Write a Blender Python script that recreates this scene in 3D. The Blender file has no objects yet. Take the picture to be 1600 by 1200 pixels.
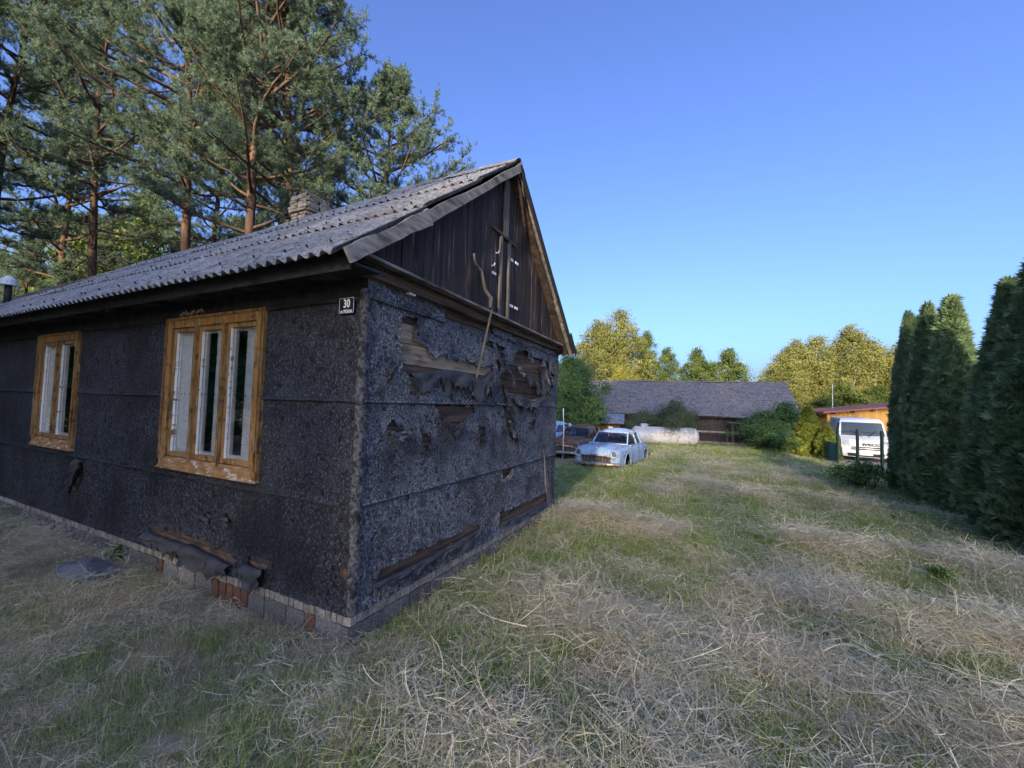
import bpy, math, random
import numpy as np
from mathutils import Vector, Matrix

# ------------------------------------------------------------------ camera, sky, sun, exposure
scene = bpy.context.scene
COL = scene.collection
R_ = np.array([0.99959775, -0.00137067, 0.02832755]); U_ = np.array([-0.02836069, -0.04831037, 0.99842966]); F_ = np.array([0.0, 0.99883143, 0.04832981])
cam_d = bpy.data.cameras.new('camera'); cam = bpy.data.objects.new('camera', cam_d); COL.objects.link(cam)
cam.matrix_world = Matrix(((R_[0], U_[0], -F_[0], 0.0), (R_[1], U_[1], -F_[1], 0.0), (R_[2], U_[2], -F_[2], 2.0), (0, 0, 0, 1)))
cam_d.sensor_width = 36.0; cam_d.lens = 36.0 * 656.96 / 1600.0; cam_d.clip_end = 2000.0; cam_d.clip_start = 0.05
scene.camera = cam
SUN_DIR = Vector((-0.30, -0.955, 0.0)).normalized()      # horizontal direction towards the sun
SUN_EL = math.radians(17.0)
world = bpy.data.worlds.new('World'); scene.world = world; world.use_nodes = True
wn = world.node_tree.nodes; wl = world.node_tree.links
bg = wn['Background']; sky = wn.new('ShaderNodeTexSky'); sky.sky_type = 'NISHITA'; sky.sun_disc = False
sky.sun_elevation = SUN_EL; sky.sun_rotation = math.atan2(SUN_DIR.x, SUN_DIR.y)
sky.altitude = 100.0; sky.air_density = 1.0; sky.dust_density = 4.4; sky.ozone_density = 6.2
hsv = wn.new('ShaderNodeHueSaturation'); hsv.inputs['Hue'].default_value = 0.514; wl.new(sky.outputs[0], hsv.inputs['Color']); wl.new(hsv.outputs[0], bg.inputs[0]); bg.inputs[1].default_value = 0.15
sd = bpy.data.lights.new('sun', 'SUN'); sd.energy = 4.8; sd.angle = math.radians(1.0); sd.color = (1.0, 0.80, 0.56)
sun = bpy.data.objects.new('sun', sd); COL.objects.link(sun)
to_sun = Vector((SUN_DIR.x * math.cos(SUN_EL), SUN_DIR.y * math.cos(SUN_EL), math.sin(SUN_EL)))
sun.rotation_euler = to_sun.to_track_quat('Z', 'Y').to_euler(); sun.location = (-10, -30, 30)
vs = scene.view_settings
vs.view_transform = 'Standard'; vs.look = 'None'; vs.gamma = 1.0; vs.use_curve_mapping = False; vs.exposure = 1.42
scene.cycles.use_denoising = True; scene.cycles.adaptive_threshold = 0.02
scene.cycles.max_bounces = 5; scene.cycles.diffuse_bounces = 3; scene.cycles.glossy_bounces = 3; scene.cycles.transparent_max_bounces = 8

# ------------------------------------------------------------------ helpers
PI = math.pi
def tag(o, label=None, cat=None, group=None, kind=None):
    if label: o['label'] = label
    if cat: o['category'] = cat
    if group: o['group'] = group
    if kind: o['kind'] = kind
    return o
def empty(name, loc=(0, 0, 0), rz=0.0, parent=None):
    o = bpy.data.objects.new(name, None); COL.objects.link(o); o.location = loc; o.rotation_euler = (0, 0, rz); o.parent = parent
    o.empty_display_size = 0.2
    return o
def link(name, me, parent=None):
    o = bpy.data.objects.new(name, me); COL.objects.link(o); o.parent = parent
    return o
def dup(o, parent=None):
    c = o.copy(); COL.objects.link(c); c.parent = parent
    for ch in list(o.children): dup(ch, c)
    return c

class MB:
    """collects shapes into one mesh"""
    def __init__(s): s.v = []; s.f = []; s.mi = []; s.m = 0
    def add(s, vs_, fs):
        b = len(s.v); s.v += [tuple(p) for p in vs_]
        for f in fs: s.f.append(tuple(i + b for i in f)); s.mi.append(s.m)
    def hexa(s, p):      # p: 4 bottom + 4 top
        s.add(p, [(3, 2, 1, 0), (4, 5, 6, 7), (0, 1, 5, 4), (1, 2, 6, 5), (2, 3, 7, 6), (3, 0, 4, 7)])
    def box(s, a, b):
        x0, y0, z0 = a; x1, y1, z1 = b
        s.hexa([(x0, y0, z0), (x1, y0, z0), (x1, y1, z0), (x0, y1, z0), (x0, y0, z1), (x1, y0, z1), (x1, y1, z1), (x0, y1, z1)])
    def beam(s, p0, p1, w, h, up=(0, 0, 1), w1=None, h1=None):
        p0 = Vector(p0); p1 = Vector(p1); d = (p1 - p0).normalized(); u = Vector(up); r = d.cross(u)
        if r.length < 1e-4: r = d.cross(Vector((1, 0, 0)))
        r.normalize(); u = r.cross(d)
        w1 = w if w1 is None else w1; h1 = h if h1 is None else h1
        q = []
        for p, ww, hh in ((p0, w, h), (p1, w1, h1)):
            q += [p - r * ww / 2 - u * hh / 2, p + r * ww / 2 - u * hh / 2, p + r * ww / 2 + u * hh / 2, p - r * ww / 2 + u * hh / 2]
        s.hexa(q)
    def tube(s, pts, rad, n=6, cap=True):
        pts = [Vector(p) for p in pts]; k = len(pts)
        if not hasattr(rad, '__len__'): rad = [rad] * k
        vs_ = []; fs = []; prev = None
        for i, p in enumerate(pts):
            d = (pts[min(i + 1, k - 1)] - pts[max(i - 1, 0)]).normalized()
            a = prev if prev is not None else (Vector((1, 0, 0)) if abs(d.x) < .8 else Vector((0, 1, 0)))
            a = (a - d * a.dot(d)).normalized(); b = d.cross(a); prev = a
            for j in range(n):
                t = 2 * PI * j / n; vs_.append(p + (a * math.cos(t) + b * math.sin(t)) * rad[i])
        for i in range(k - 1):
            for j in range(n):
                fs.append((i * n + j, i * n + (j + 1) % n, (i + 1) * n + (j + 1) % n, (i + 1) * n + j))
        if cap: fs.append(tuple(range(n - 1, -1, -1))); fs.append(tuple(range((k - 1) * n, k * n)))
        s.add(vs_, fs)
    def grid(s, P):       # P[i][j] points
        ni = len(P); nj = len(P[0]); vs_ = [p for row in P for p in row]
        s.add(vs_, [(i * nj + j, i * nj + j + 1, (i + 1) * nj + j + 1, (i + 1) * nj + j) for i in range(ni - 1) for j in range(nj - 1)])
    def poly(s, pts): s.add(pts, [tuple(range(len(pts)))])
    def prism(s, pts, off):   # polygon pts extruded by vector off
        n = len(pts); o = Vector(off); q = [Vector(p) for p in pts]
        s.add(q + [p + o for p in q], [tuple(range(n - 1, -1, -1)), tuple(range(n, 2 * n))] + [(i, (i + 1) % n, n + (i + 1) % n, n + i) for i in range(n)])
    def mesh(s, name, mats, smooth=False):
        me = bpy.data.meshes.new(name); me.from_pydata(s.v, [], s.f)
        for m in (mats if isinstance(mats, (list, tuple)) else [mats]): me.materials.append(m)
        if any(s.mi): me.polygons.foreach_set('material_index', s.mi)
        if smooth: me.polygons.foreach_set('use_smooth', [True] * len(me.polygons))
        me.update(); return me
    def build(s, name, mats, parent=None, smooth=False):
        return link(name, s.mesh(name, mats, smooth), parent)

def np_mesh(name, V, F, mats, attrs=None, smooth=False):
    """V (n,3), F (m,k) -> mesh, fast"""
    V = np.asarray(V, np.float32); F = np.asarray(F, np.int32); m, k = F.shape
    me = bpy.data.meshes.new(name); me.vertices.add(len(V)); me.vertices.foreach_set('co', V.ravel())
    me.loops.add(m * k); me.loops.foreach_set('vertex_index', F.ravel())
    me.polygons.add(m); me.polygons.foreach_set('loop_start', np.arange(0, m * k, k, dtype=np.int32))
    for a, val in (attrs or {}).items():
        at = me.attributes.new(a, 'FLOAT', 'POINT'); at.data.foreach_set('value', np.asarray(val, np.float32))
    for mt in (mats if isinstance(mats, (list, tuple)) else [mats]): me.materials.append(mt)
    me.update(calc_edges=True)
    if smooth: me.polygons.foreach_set('use_smooth', np.ones(m, bool))
    return me

def vnoise(x, y, seed=0):
    """value noise on arrays"""
    x = np.asarray(x, float); y = np.asarray(y, float)
    xi = np.floor(x).astype(np.int64); yi = np.floor(y).astype(np.int64); xf = x - xi; yf = y - yi
    def h(a, b):
        n = (a * 374761393 + b * 668265263 + seed * 982451653) & 0x7fffffff
        n = ((n ^ (n >> 13)) * 1274126177) & 0x7fffffff
        return ((n ^ (n >> 16)) & 0xffff) / 65535.0
    u = xf * xf * (3 - 2 * xf); v = yf * yf * (3 - 2 * yf)
    return (h(xi, yi) * (1 - u) + h(xi + 1, yi) * u) * (1 - v) + (h(xi, yi + 1) * (1 - u) + h(xi + 1, yi + 1) * u) * v
def fbm(x, y, seed=0, o=3):
    t = 0; a = .5
    for i in range(o): t = t + a * vnoise(np.asarray(x) * 2 ** i, np.asarray(y) * 2 ** i, seed + i); a *= .5
    return t / (1 - .5 ** o)

# ------------------------------------------------------------------ materials
def newmat(name):
    m = bpy.data.materials.new(name); m.use_nodes = True; nt = m.node_tree
    return m, nt, nt.nodes['Principled BSDF']
def rgba(c): return (c[0], c[1], c[2], 1.0)
def surf(name, ramp, scale=4.0, detail=5.0, rough=.85, bump=.3, bdist=.01, layers=(), rnd=0.0, metal=0.0, coord='Object', spec=.3, coat=0.0, bscale=None):
    """layered procedural surface: a noise ramp plus masks (colour, scale, low, high, strength)"""
    m, nt, bs = newmat(name); N = nt.nodes; L = nt.links
    tc = N.new('ShaderNodeTexCoord'); vec = tc.outputs['Object']
    oi = N.new('ShaderNodeObjectInfo')
    if coord == 'World':
        ge = N.new('ShaderNodeNewGeometry'); vec = ge.outputs['Position']
    if rnd:
        ad = N.new('ShaderNodeVectorMath'); ad.operation = 'MULTIPLY_ADD'
        cb = N.new('ShaderNodeCombineXYZ')
        for i in range(3): L.new(oi.outputs['Random'], cb.inputs[i])
        ad.inputs[1].default_value = (37.0, 53.0, 71.0); L.new(cb.outputs[0], ad.inputs[0]); L.new(vec, ad.inputs[2]); vec = ad.outputs[0]
    def noise(sc, det=5.0, r=.6):
        mp = N.new('ShaderNodeMapping'); sc = sc if hasattr(sc, '__len__') else (sc, sc, sc)
        mp.inputs['Scale'].default_value = sc; L.new(vec, mp.inputs[0])
        n = N.new('ShaderNodeTexNoise'); n.inputs['Scale'].default_value = 1.0; n.inputs['Detail'].default_value = det; n.inputs['Roughness'].default_value = r
        L.new(mp.outputs[0], n.inputs['Vector']); return n.outputs[0]
    f0 = noise(scale, min(detail, 4.0)); cr = N.new('ShaderNodeValToRGB'); el = cr.color_ramp.elements
    while len(el) < len(ramp): el.new(.5)
    for e, (p, c) in zip(el, ramp): e.position = p; e.color = rgba(c)
    L.new(f0, cr.inputs[0]); out = cr.outputs[0]
    for ly in layers:
        c, sc, lo, hi = ly[:4]; st = ly[4] if len(ly) > 4 else 1.0
        mr = N.new('ShaderNodeMapRange'); L.new(noise(sc, 2.0), mr.inputs[0]); mr.inputs[1].default_value = lo; mr.inputs[2].default_value = hi; mr.inputs[4].default_value = st
        mx = N.new('ShaderNodeMix'); mx.data_type = 'RGBA'; L.new(mr.outputs[0], mx.inputs[0]); L.new(out, mx.inputs[6]); mx.inputs[7].default_value = rgba(c); out = mx.outputs[2]
    if rnd:
        hs = N.new('ShaderNodeHueSaturation'); mr = N.new('ShaderNodeMapRange'); L.new(oi.outputs['Random'], mr.inputs[0]); mr.inputs[3].default_value = 1 - rnd; mr.inputs[4].default_value = 1 + rnd
        L.new(mr.outputs[0], hs.inputs['Value']); L.new(out, hs.inputs['Color']); out = hs.outputs[0]
    L.new(out, bs.inputs['Base Color'])
    bs.inputs['Roughness'].default_value = rough; bs.inputs['Metallic'].default_value = metal; bs.inputs['Specular IOR Level'].default_value = spec
    if coat: bs.inputs['Coat Weight'].default_value = coat; bs.inputs['Coat Roughness'].default_value = .15
    if bump:
        b = N.new('ShaderNodeBump'); b.inputs['Strength'].default_value = bump; b.inputs['Distance'].default_value = bdist
        L.new(noise(bscale, 2.0) if bscale else f0, b.inputs['Height']); L.new(b.outputs[0], bs.inputs['Normal'])
    return m
def leafmat(name, c0, c1, transl=.35, rough=.6, rnd=.12, warm=None, spec=.15):
    """leaves: colour from the 'shade' attribute, some light through the blade"""
    m, nt, bs = newmat(name); N = nt.nodes; L = nt.links
    at = N.new('ShaderNodeAttribute'); at.attribute_name = 'shade'
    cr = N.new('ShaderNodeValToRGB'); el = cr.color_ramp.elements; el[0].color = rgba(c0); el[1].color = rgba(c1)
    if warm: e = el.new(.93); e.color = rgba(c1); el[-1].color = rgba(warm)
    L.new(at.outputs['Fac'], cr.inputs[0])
    oi = N.new('ShaderNodeObjectInfo'); hs = N.new('ShaderNodeHueSaturation'); mr = N.new('ShaderNodeMapRange'); L.new(oi.outputs['Random'], mr.inputs[0]); mr.inputs[3].default_value = 1 - rnd; mr.inputs[4].default_value = 1 + rnd
    L.new(mr.outputs[0], hs.inputs['Value']); L.new(cr.outputs[0], hs.inputs['Color'])
    L.new(hs.outputs[0], bs.inputs['Base Color']); bs.inputs['Roughness'].default_value = rough; bs.inputs['Specular IOR Level'].default_value = spec
    tr = N.new('ShaderNodeBsdfTranslucent'); L.new(hs.outputs[0], tr.inputs[0]); mx = N.new('ShaderNodeMixShader'); mx.inputs[0].default_value = transl
    L.new(bs.outputs[0], mx.inputs[1]); L.new(tr.outputs[0], mx.inputs[2]); L.new(mx.outputs[0], N['Material Output'].inputs[0])
    return m
def glassmat(name, tint=(.75, .8, .8), refl=1.0, rough=.03):
    m, nt, bs = newmat(name); N = nt.nodes; L = nt.links
    t = N.new('ShaderNodeBsdfTransparent'); t.inputs[0].default_value = rgba(tint)
    gl = N.new('ShaderNodeBsdfGlossy'); gl.inputs['Roughness'].default_value = rough
    fr = N.new('ShaderNodeFresnel'); fr.inputs[0].default_value = 1.5
    mu = N.new('ShaderNodeMath'); mu.operation = 'MULTIPLY_ADD'; mu.inputs[1].default_value = refl; mu.inputs[2].default_value = .03; mu.use_clamp = True
    L.new(fr.outputs[0], mu.inputs[0])
    mx = N.new('ShaderNodeMixShader'); L.new(mu.outputs[0], mx.inputs[0]); L.new(t.outputs[0], mx.inputs[1]); L.new(gl.outputs[0], mx.inputs[2])
    L.new(mx.outputs[0], N['Material Output'].inputs[0]); return m

M = {}
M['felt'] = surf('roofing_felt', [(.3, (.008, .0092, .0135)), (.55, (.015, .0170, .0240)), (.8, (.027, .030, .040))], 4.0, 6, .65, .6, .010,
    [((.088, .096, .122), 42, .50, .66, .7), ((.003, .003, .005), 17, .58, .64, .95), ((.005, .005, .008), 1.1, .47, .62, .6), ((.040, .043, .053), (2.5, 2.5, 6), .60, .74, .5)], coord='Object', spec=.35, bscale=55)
M['felt_worn'] = surf('worn_roofing_felt', [(.3, (.030, .032, .039)), (.5, (.066, .070, .083)), (.75, (.125, .131, .150))], 3.2, 6, .75, .65, .010,
    [((.31, .325, .365), 44, .49, .67, .7), ((.008, .008, .011), 24, .57, .63, .9), ((.015, .016, .021), 1.7, .48, .66, .7), ((.010, .010, .014), 6.0, .58, .68, .6), ((.10, .082, .070), (1.5, 4, 4), .62, .74, .5)], spec=.3, bscale=48)
M['felt_edge'] = surf('felt_corner_strip', [(.35, (.018, .019, .023)), (.66, (.115, .12, .133))], 26.0, 4, .75, .7, .01, [((.014, .014, .017), 16, .52, .60, 1)])
M['felt_back'] = surf('felt_underside', [(.3, (.022, .022, .026)), (.7, (.055, .056, .064))], 6.0, 5, .65, .3, .006, spec=.4)
M['tar'] = surf('tar_band', [(.3, (.010, .010, .012)), (.7, (.035, .035, .04))], 7.0, 5, .7, .3, .006)  # near-black, also stands in for shade under the eave and laps
M['plank_pale'] = surf('pale_wall_plank', [(.25, (.10, .075, .055)), (.5, (.26, .205, .155)), (.8, (.40, .33, .26))], (1.5, 8, 26), 6, .9, .5, .008, [((.07, .05, .04), (2, 5, 9), .58, .7, .8)], rnd=.15)
M['plank_dark'] = surf('dark_wall_plank', [(.25, (.025, .018, .016)), (.55, (.075, .052, .042)), (.85, (.17, .115, .085))], (1.5, 8, 26), 6, .9, .5, .008, [((.02, .015, .014), (2, 5, 9), .55, .66, .8)], rnd=.3)
M['gable'] = surf('gable_board', [(.2, (.011, .009, .0095)), (.5, (.029, .022, .022)), (.75, (.056, .043, .042)), (.95, (.13, .112, .108))], (22, 22, 1.1), 7, .85, .6, .008,
    [((.20, .18, .17), (26, 26, 1.6), .60, .72, .6), ((.075, .040, .031), (7, 7, .6), .60, .74, .5)], rnd=.3)
M['grey_wood'] = surf('grey_weathered_wood', [(.2, (.06, .055, .052)), (.5, (.20, .19, .18)), (.85, (.36, .34, .325))], (5, 30, 30), 7, .9, .6, .01, [((.045, .04, .038), (2, 7, 7), .55, .66, .8)], rnd=.15)
M['grey_wood_v'] = surf('grey_weathered_post', [(.2, (.04, .036, .033)), (.5, (.115, .104, .095)), (.85, (.22, .20, .185))], (25, 25, 2), 6, .9, .5, .008, [((.05, .04, .035), (5, 5, 2), .56, .66, .7)], rnd=.15)
M['moss_wood'] = surf('mossy_verge_wood', [(.2, (.010, .009, .008)), (.5, (.024, .022, .017)), (.8, (.048, .048, .030))], (5, 30, 30), 6, .9, .5, .008)
M['eternit'] = surf('corrugated_cement', [(.25, (.13, .132, .138)), (.5, (.225, .228, .238)), (.8, (.35, .354, .366))], 9.0, 7, .9, .4, .006,
    [((.045, .045, .05), 24, .57, .63, .85), ((.48, .48, .49), 30, .60, .68, .5), ((.09, .085, .08), (3, 5, 3), .54, .70, .6), ((.17, .11, .06), (1.2, .5, 1.2), .56, .70, .55)], rnd=.12, coord='World')
M['eternit_moss'] = surf('mossy_cement', [(.25, (.07, .055, .035)), (.5, (.15, .12, .075)), (.8, (.25, .22, .16))], 6.0, 7, .95, .6, .012, [((.24, .24, .25), 12, .56, .64, .6)], rnd=.15, coord='World')
M['ochre'] = surf('ochre_painted_wood', [(.2, (.115, .053, .018)), (.5, (.235, .122, .036)), (.8, (.34, .205, .075))], (14, 14, 3), 6, .6, .4, .006,
    [((.055, .028, .014), 7, .55, .66, .8), ((.38, .33, .25), (30, 30, 7), .64, .70, .7), ((.05, .027, .015), (45, 45, 4), .57, .66, .7), ((.30, .255, .20), (38, 38, 2.5), .60, .66, .75)], rnd=.06, spec=.4)
M['ochre_bare'] = surf('ochre_worn_to_wood', [(.2, (.09, .05, .025)), (.5, (.24, .125, .045)), (.8, (.32, .25, .19))], (14, 5, 20), 6, .8, .5, .008, [((.42, .39, .35), (20, 6, 20), .57, .64, .8)])
M['putty'] = surf('flaking_white_putty', [(.33, (.17, .085, .025)), (.42, (.62, .63, .63))], 13, 5, .8, .6, .006)
M['white_wood'] = surf('white_painted_sash', [(.3, (.55, .57, .58)), (.7, (.76, .78, .79))], 6, 5, .5, .15, .004, [((.35, .33, .3), 18, .66, .72, .5)])
M['curtain'] = surf('white_curtain', [(.3, (.76, .77, .78)), (.7, (.87, .87, .87))], (3, 14, 2), 3, .9, .1, .01)
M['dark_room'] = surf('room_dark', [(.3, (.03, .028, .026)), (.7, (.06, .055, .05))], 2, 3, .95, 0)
M['glass'] = glassmat('window_glass', (.96, .975, .98), .6)
M['blue_plate'] = surf('enamel_blue', [(.3, (.006, .010, .035)), (.7, (.010, .016, .055))], 8, 3, .35, .05, .002, spec=.5)
M['white_enamel'] = surf('white_enamel', [(.3, (.66, .67, .68)), (.7, (.80, .80, .80))], 8, 3, .5, 0)
M['brick_pale'] = surf('pale_brick', [(.25, (.11, .098, .085)), (.55, (.22, .20, .18)), (.85, (.36, .33, .295))], 18, 6, .95, .5, .006, [((.10, .09, .08), 10, .56, .66, .7)], rnd=.2)
M['block'] = surf('dark_slag_block', [(.25, (.05, .048, .05)), (.55, (.12, .116, .118)), (.85, (.23, .222, .22))], 12, 6, .95, .6, .008, [((.30, .28, .26), 16, .60, .67, .6)], rnd=.3)
M['brick_red'] = surf('worn_red_brick', [(.25, (.06, .034, .026)), (.55, (.15, .072, .045)), (.85, (.24, .13, .085))], 14, 6, .95, .5, .006, [((.05, .05, .05), 8, .55, .66, .8)], rnd=.2)
M['mortar'] = surf('lime_mortar', [(.25, (.19, .18, .165)), (.55, (.33, .315, .29)), (.85, (.45, .43, .4))], 20, 6, .95, .6, .008, [((.07, .065, .06), 8, .57, .67, .7)])
M['chim'] = surf('chimney_brick', [(.25, (.13, .105, .085)), (.55, (.28, .24, .20)), (.85, (.42, .38, .33))], 12, 6, .95, .5, .008, [((.06, .055, .05), 7, .54, .66, .7)], rnd=.25)
M['iron'] = surf('dark_iron', [(.3, (.02, .019, .018)), (.7, (.06, .05, .045))], 20, 4, .7, .2, .003, metal=.4)
M['bark'] = surf('pine_bark', [(.25, (.032, .023, .018)), (.5, (.080, .050, .036)), (.8, (.15, .088, .056))], (9, 9, 2.5), 6, .95, .8, .03, [((.19, .09, .048), (2, 2, .6), .52, .66, .45)], coord='World')
M['limb'] = surf('pine_limb', [(.3, (.05, .034, .026)), (.7, (.13, .085, .06))], (9, 9, 3), 3, .95, 0, coord='World')
M['bark_grey'] = surf('grey_bark', [(.25, (.05, .042, .034)), (.6, (.13, .11, .09))], (9, 9, 2), 5, .95, .6, .02, coord='World')
M['bark_birch'] = surf('birch_bark', [(.3, (.30, .28, .25)), (.6, (.60, .57, .52))], (3, 3, 8), 5, .85, .3, .01, [((.04, .035, .03), (2, 2, 12), .57, .63, .9)], coord='World')
M['needle'] = leafmat('pine_needles', (.070, .122, .090), (.185, .255, .160), .28, .55, .14, warm=(.17, .19, .085))
M['birchleaf'] = leafmat('birch_leaves', (.12, .14, .04), (.27, .275, .09), .38)
M['limeleaf'] = leafmat('broad_leaves', (.06, .10, .028), (.15, .195, .058), .38)
M['bushleaf'] = leafmat('bush_leaves', (.055, .115, .045), (.13, .22, .08), .3)
M['elderleaf'] = leafmat('grey_bush_leaves', (.07, .10, .055), (.155, .20, .11), .3)
M['yellowleaf'] = leafmat('yellow_leaves', (.13, .15, .028), (.29, .285, .055), .35)
M['thujaleaf'] = leafmat('thuja_sprays', (.095, .165, .085), (.25, .34, .16), .28, .6, .1)
M['goldthuja'] = leafmat('golden_thuja_sprays', (.075, .12, .022), (.235, .26, .045), .2, .6, .1)
M['weed'] = leafmat('weed_leaves', (.06, .12, .03), (.12, .2, .06), .3)
M['hay'] = leafmat('dry_hay', (.44, .38, .24), (.90, .84, .63), .30, .8, .14, spec=.03)
M['stub'] = leafmat('brown_stubble', (.23, .20, .10), (.62, .57, .37), .25, .8, .16, spec=.03)
M['grassblade'] = leafmat('grass_blades', (.13, .20, .045), (.38, .48, .16), .4, .7, .16, spec=.05)

# ------------------------------------------------------------------ the ground
WINDROWS = [((0.75, 8.3), (1.6, 7.5), .5, .16), ((1.6, 7.5), (2.6, 6.6), .45, .10), ((4.9, 12.0), (5.7, 9.6), .6, .17), ((3.9, 10.6), (5.3, 11.4), .5, .10),
            ((4.6, 6.6), (6.6, 5.5), .45, .12), ((3.0, 4.5), (4.8, 3.8), .45, .12), ((2.2, 3.6), (3.4, 2.9), .4, .08), ((7.2, 9.2), (6.3, 11.6), .5, .09),
            ((6.5, 14.5), (9.0, 13.0), .6, .12), ((8.2, 17.0), (10.5, 15.2), .6, .1), ((-0.3, 2.5), (0.9, 2.3), .35, .06), ((0.6, 4.5), (1.2, 3.4), .35, .07), ((6.0, 20.0), (9.5, 19.0), .7, .10)]
def windrow(x, y):
    t = np.zeros_like(np.asarray(x, float))
    for (ax, ay), (bx, by), w, h in WINDROWS:
        dx, dy = bx - ax, by - ay; s = np.clip(((x - ax) * dx + (y - ay) * dy) / (dx * dx + dy * dy), 0, 1)
        d2 = (x - ax - s * dx) ** 2 + (y - ay - s * dy) ** 2
        t = np.maximum(t, h * np.exp(-d2 / (w * w)))
    return t
def ground_z(x, y):
    x = np.asarray(x, float); y = np.asarray(y, float)
    t = np.clip((y - 7) / 13, 0, 1); z = -.05 - .35 * t * t * (3 - 2 * t)
    z = z + .10 * (fbm(x * .55, y * .55, 3) - .5) + .05 * (fbm(x * 2.3, y * 2.3, 9) - .5)
    z = z - .06 * np.exp(-(((x + 2.6) / 1.6) ** 2 + ((y - 4.2) / 1.2) ** 2))
    u_ = (x + 1.3511) * math.cos(1.1064) + (y - 3.7507) * math.sin(1.1064); v_ = -(x + 1.3511) * math.sin(1.1064) + (y - 3.7507) * math.cos(1.1064)
    d_ = np.hypot(np.maximum(np.maximum(-u_, u_ - 4.92), 0), np.maximum(-v_, 0))      # distance to the house wall
    return z + windrow(x, y) * np.clip(d_ / .5, 0, 1) - .07 * np.exp(-(d_ / .35) ** 2)
def gz(x, y): return float(ground_z(np.array([x]), np.array([y]))[0])
gx = np.concatenate([[-400, -200, -110, -60, -36, -24], np.arange(-17, 21, .17), [24, 30, 40, 60, 110, 200, 400]])
gy = np.concatenate([[-400, -200, -100, -50, -25, -12], np.arange(-4, 33, .17), [36, 42, 55, 80, 130, 220, 420]])
GX, GY = np.meshgrid(gx, gy, indexing='ij'); GZ = ground_z(GX, GY)
nx_, ny_ = GX.shape; ii, jj = np.meshgrid(np.arange(nx_ - 1), np.arange(ny_ - 1), indexing='ij'); a_ = (ii * ny_ + jj).ravel()
M['soil'] = surf('thatch_soil', [(.25, (.12, .092, .055)), (.5, (.28, .225, .145)), (.8, (.46, .385, .265))], 7.0, 8, .95, .8, .04,
    [((.12, .17, .05), .9, .50, .62, .7), ((.30, .265, .20), (16, 16, 16), .56, .66, .6)], coord='World')
ground = link('ground', np_mesh('ground', np.stack([GX, GY, GZ], -1).reshape(-1, 3), np.stack([a_, a_ + ny_, a_ + ny_ + 1, a_ + 1], 1), M['soil'], smooth=True))
tag(ground, 'mown meadow ground with brown thatch under the hay', 'ground', kind='structure')

# ------------------------------------------------------------------ the felt covered house (its own frame: x along the gable wall, y along the window wall)
HA = 1.1064; HO = (-1.3511, 3.7507, 0.0)
house = empty('wooden_house', HO, HA)
tag(house, 'old wooden house clad in torn black roofing felt with ochre windows', 'house')
WID = 4.92; LEN = 20.0
rng = random.Random(5); nrng = np.random.default_rng(5)
def inside(px, pz, poly):
    r = np.zeros(px.shape, bool); n = len(poly)
    for i in range(n):
        x0, z0 = poly[i]; x1, z1 = poly[(i + 1) % n]
        c = ((z0 > pz) != (z1 > pz)) & (px < (x1 - x0) * (pz - z0) / ((z1 - z0) + 1e-9) + x0); r ^= c
    return r
def edge_dist(px, pz, poly):
    d = np.full(px.shape, 9.0); n = len(poly)
    for i in range(n):
        x0, z0 = poly[i]; x1, z1 = poly[(i + 1) % n]; dx, dz = x1 - x0, z1 - z0
        t = np.clip(((px - x0) * dx + (pz - z0) * dz) / (dx * dx + dz * dz + 1e-9), 0, 1)
        d = np.minimum(d, np.hypot(px - x0 - t * dx, pz - z0 - t * dz))
    return d
GAB = lambda s, d, z: (s, -d, z)
LFT = lambda s, d, z: (-d, s, z)
def felt_sheet(s0, s1, z0, z1, holes, openings, mapf, mat, res=.026, seed=0, base=.012, wr=.012, jag=.012):
    ns = max(2, int((s1 - s0) / res)); nz = max(2, int((z1 - z0) / res))
    S, Z = np.meshgrid(np.linspace(s0, s1, ns + 1), np.linspace(z0, z1, nz + 1), indexing='ij')
    D = base + .024 * np.clip(1 - (Z - z0) / .05, 0, 1) + wr * (fbm(S * 2.2, Z * 3.1, seed) - .45) + .006 * (fbm(S * 9, Z * 9, seed + 4) - .5)
    D = np.maximum(D, .004 + .004 * base / .012)
    Z = Z + np.where(np.abs(Z - z0) < 1e-6, jag * (fbm(S * 7, S * 0 + seed, seed) - .6), 0)
    cs = (S[:-1, :-1] + S[1:, 1:]) / 2; cz = (Z[:-1, :-1] + Z[1:, 1:]) / 2
    keep = np.ones(cs.shape, bool)
    for h in holes:
        xs = [p[0] for p in h]; zs = [p[1] for p in h]
        if max(xs) < s0 - .3 or min(xs) > s1 + .3 or max(zs) < z0 - .3 or min(zs) > z1 + .3: continue
        jx = .09 * (fbm(cs * 8, cz * 8, 21) - .5); jz = .09 * (fbm(cs * 8, cz * 8, 33) - .5)
        keep &= ~inside(cs + jx, cz + jz, h)
        d = edge_dist(S, Z, h); D = D + .024 * np.exp(-d / .022) * (.3 + 1.1 * vnoise(S * 9, Z * 9, 5))
    for (a, b, c, d) in openings: keep &= ~((cs > a) & (cs < b) & (cz > c) & (cz < d))
    I, J = np.meshgrid(np.arange(ns), np.arange(nz), indexing='ij'); k = (I * (nz + 1) + J)[keep]
    F = np.stack([k, k + nz + 1, k + nz + 2, k + 1], 1)
    if mapf is GAB: V = np.stack([S, -D, Z], -1)
    else: V = np.stack([-D, S, Z], -1); F = F[:, ::-1]
    used = np.unique(F); rm = -np.ones(V.shape[0] * V.shape[1], np.int64); rm[used] = np.arange(len(used))
    o = link('felt_sheet', np_mesh('felt_sheet', V.reshape(-1, 3)[used], rm[F], mat, smooth=True), house)
    return o
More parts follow.
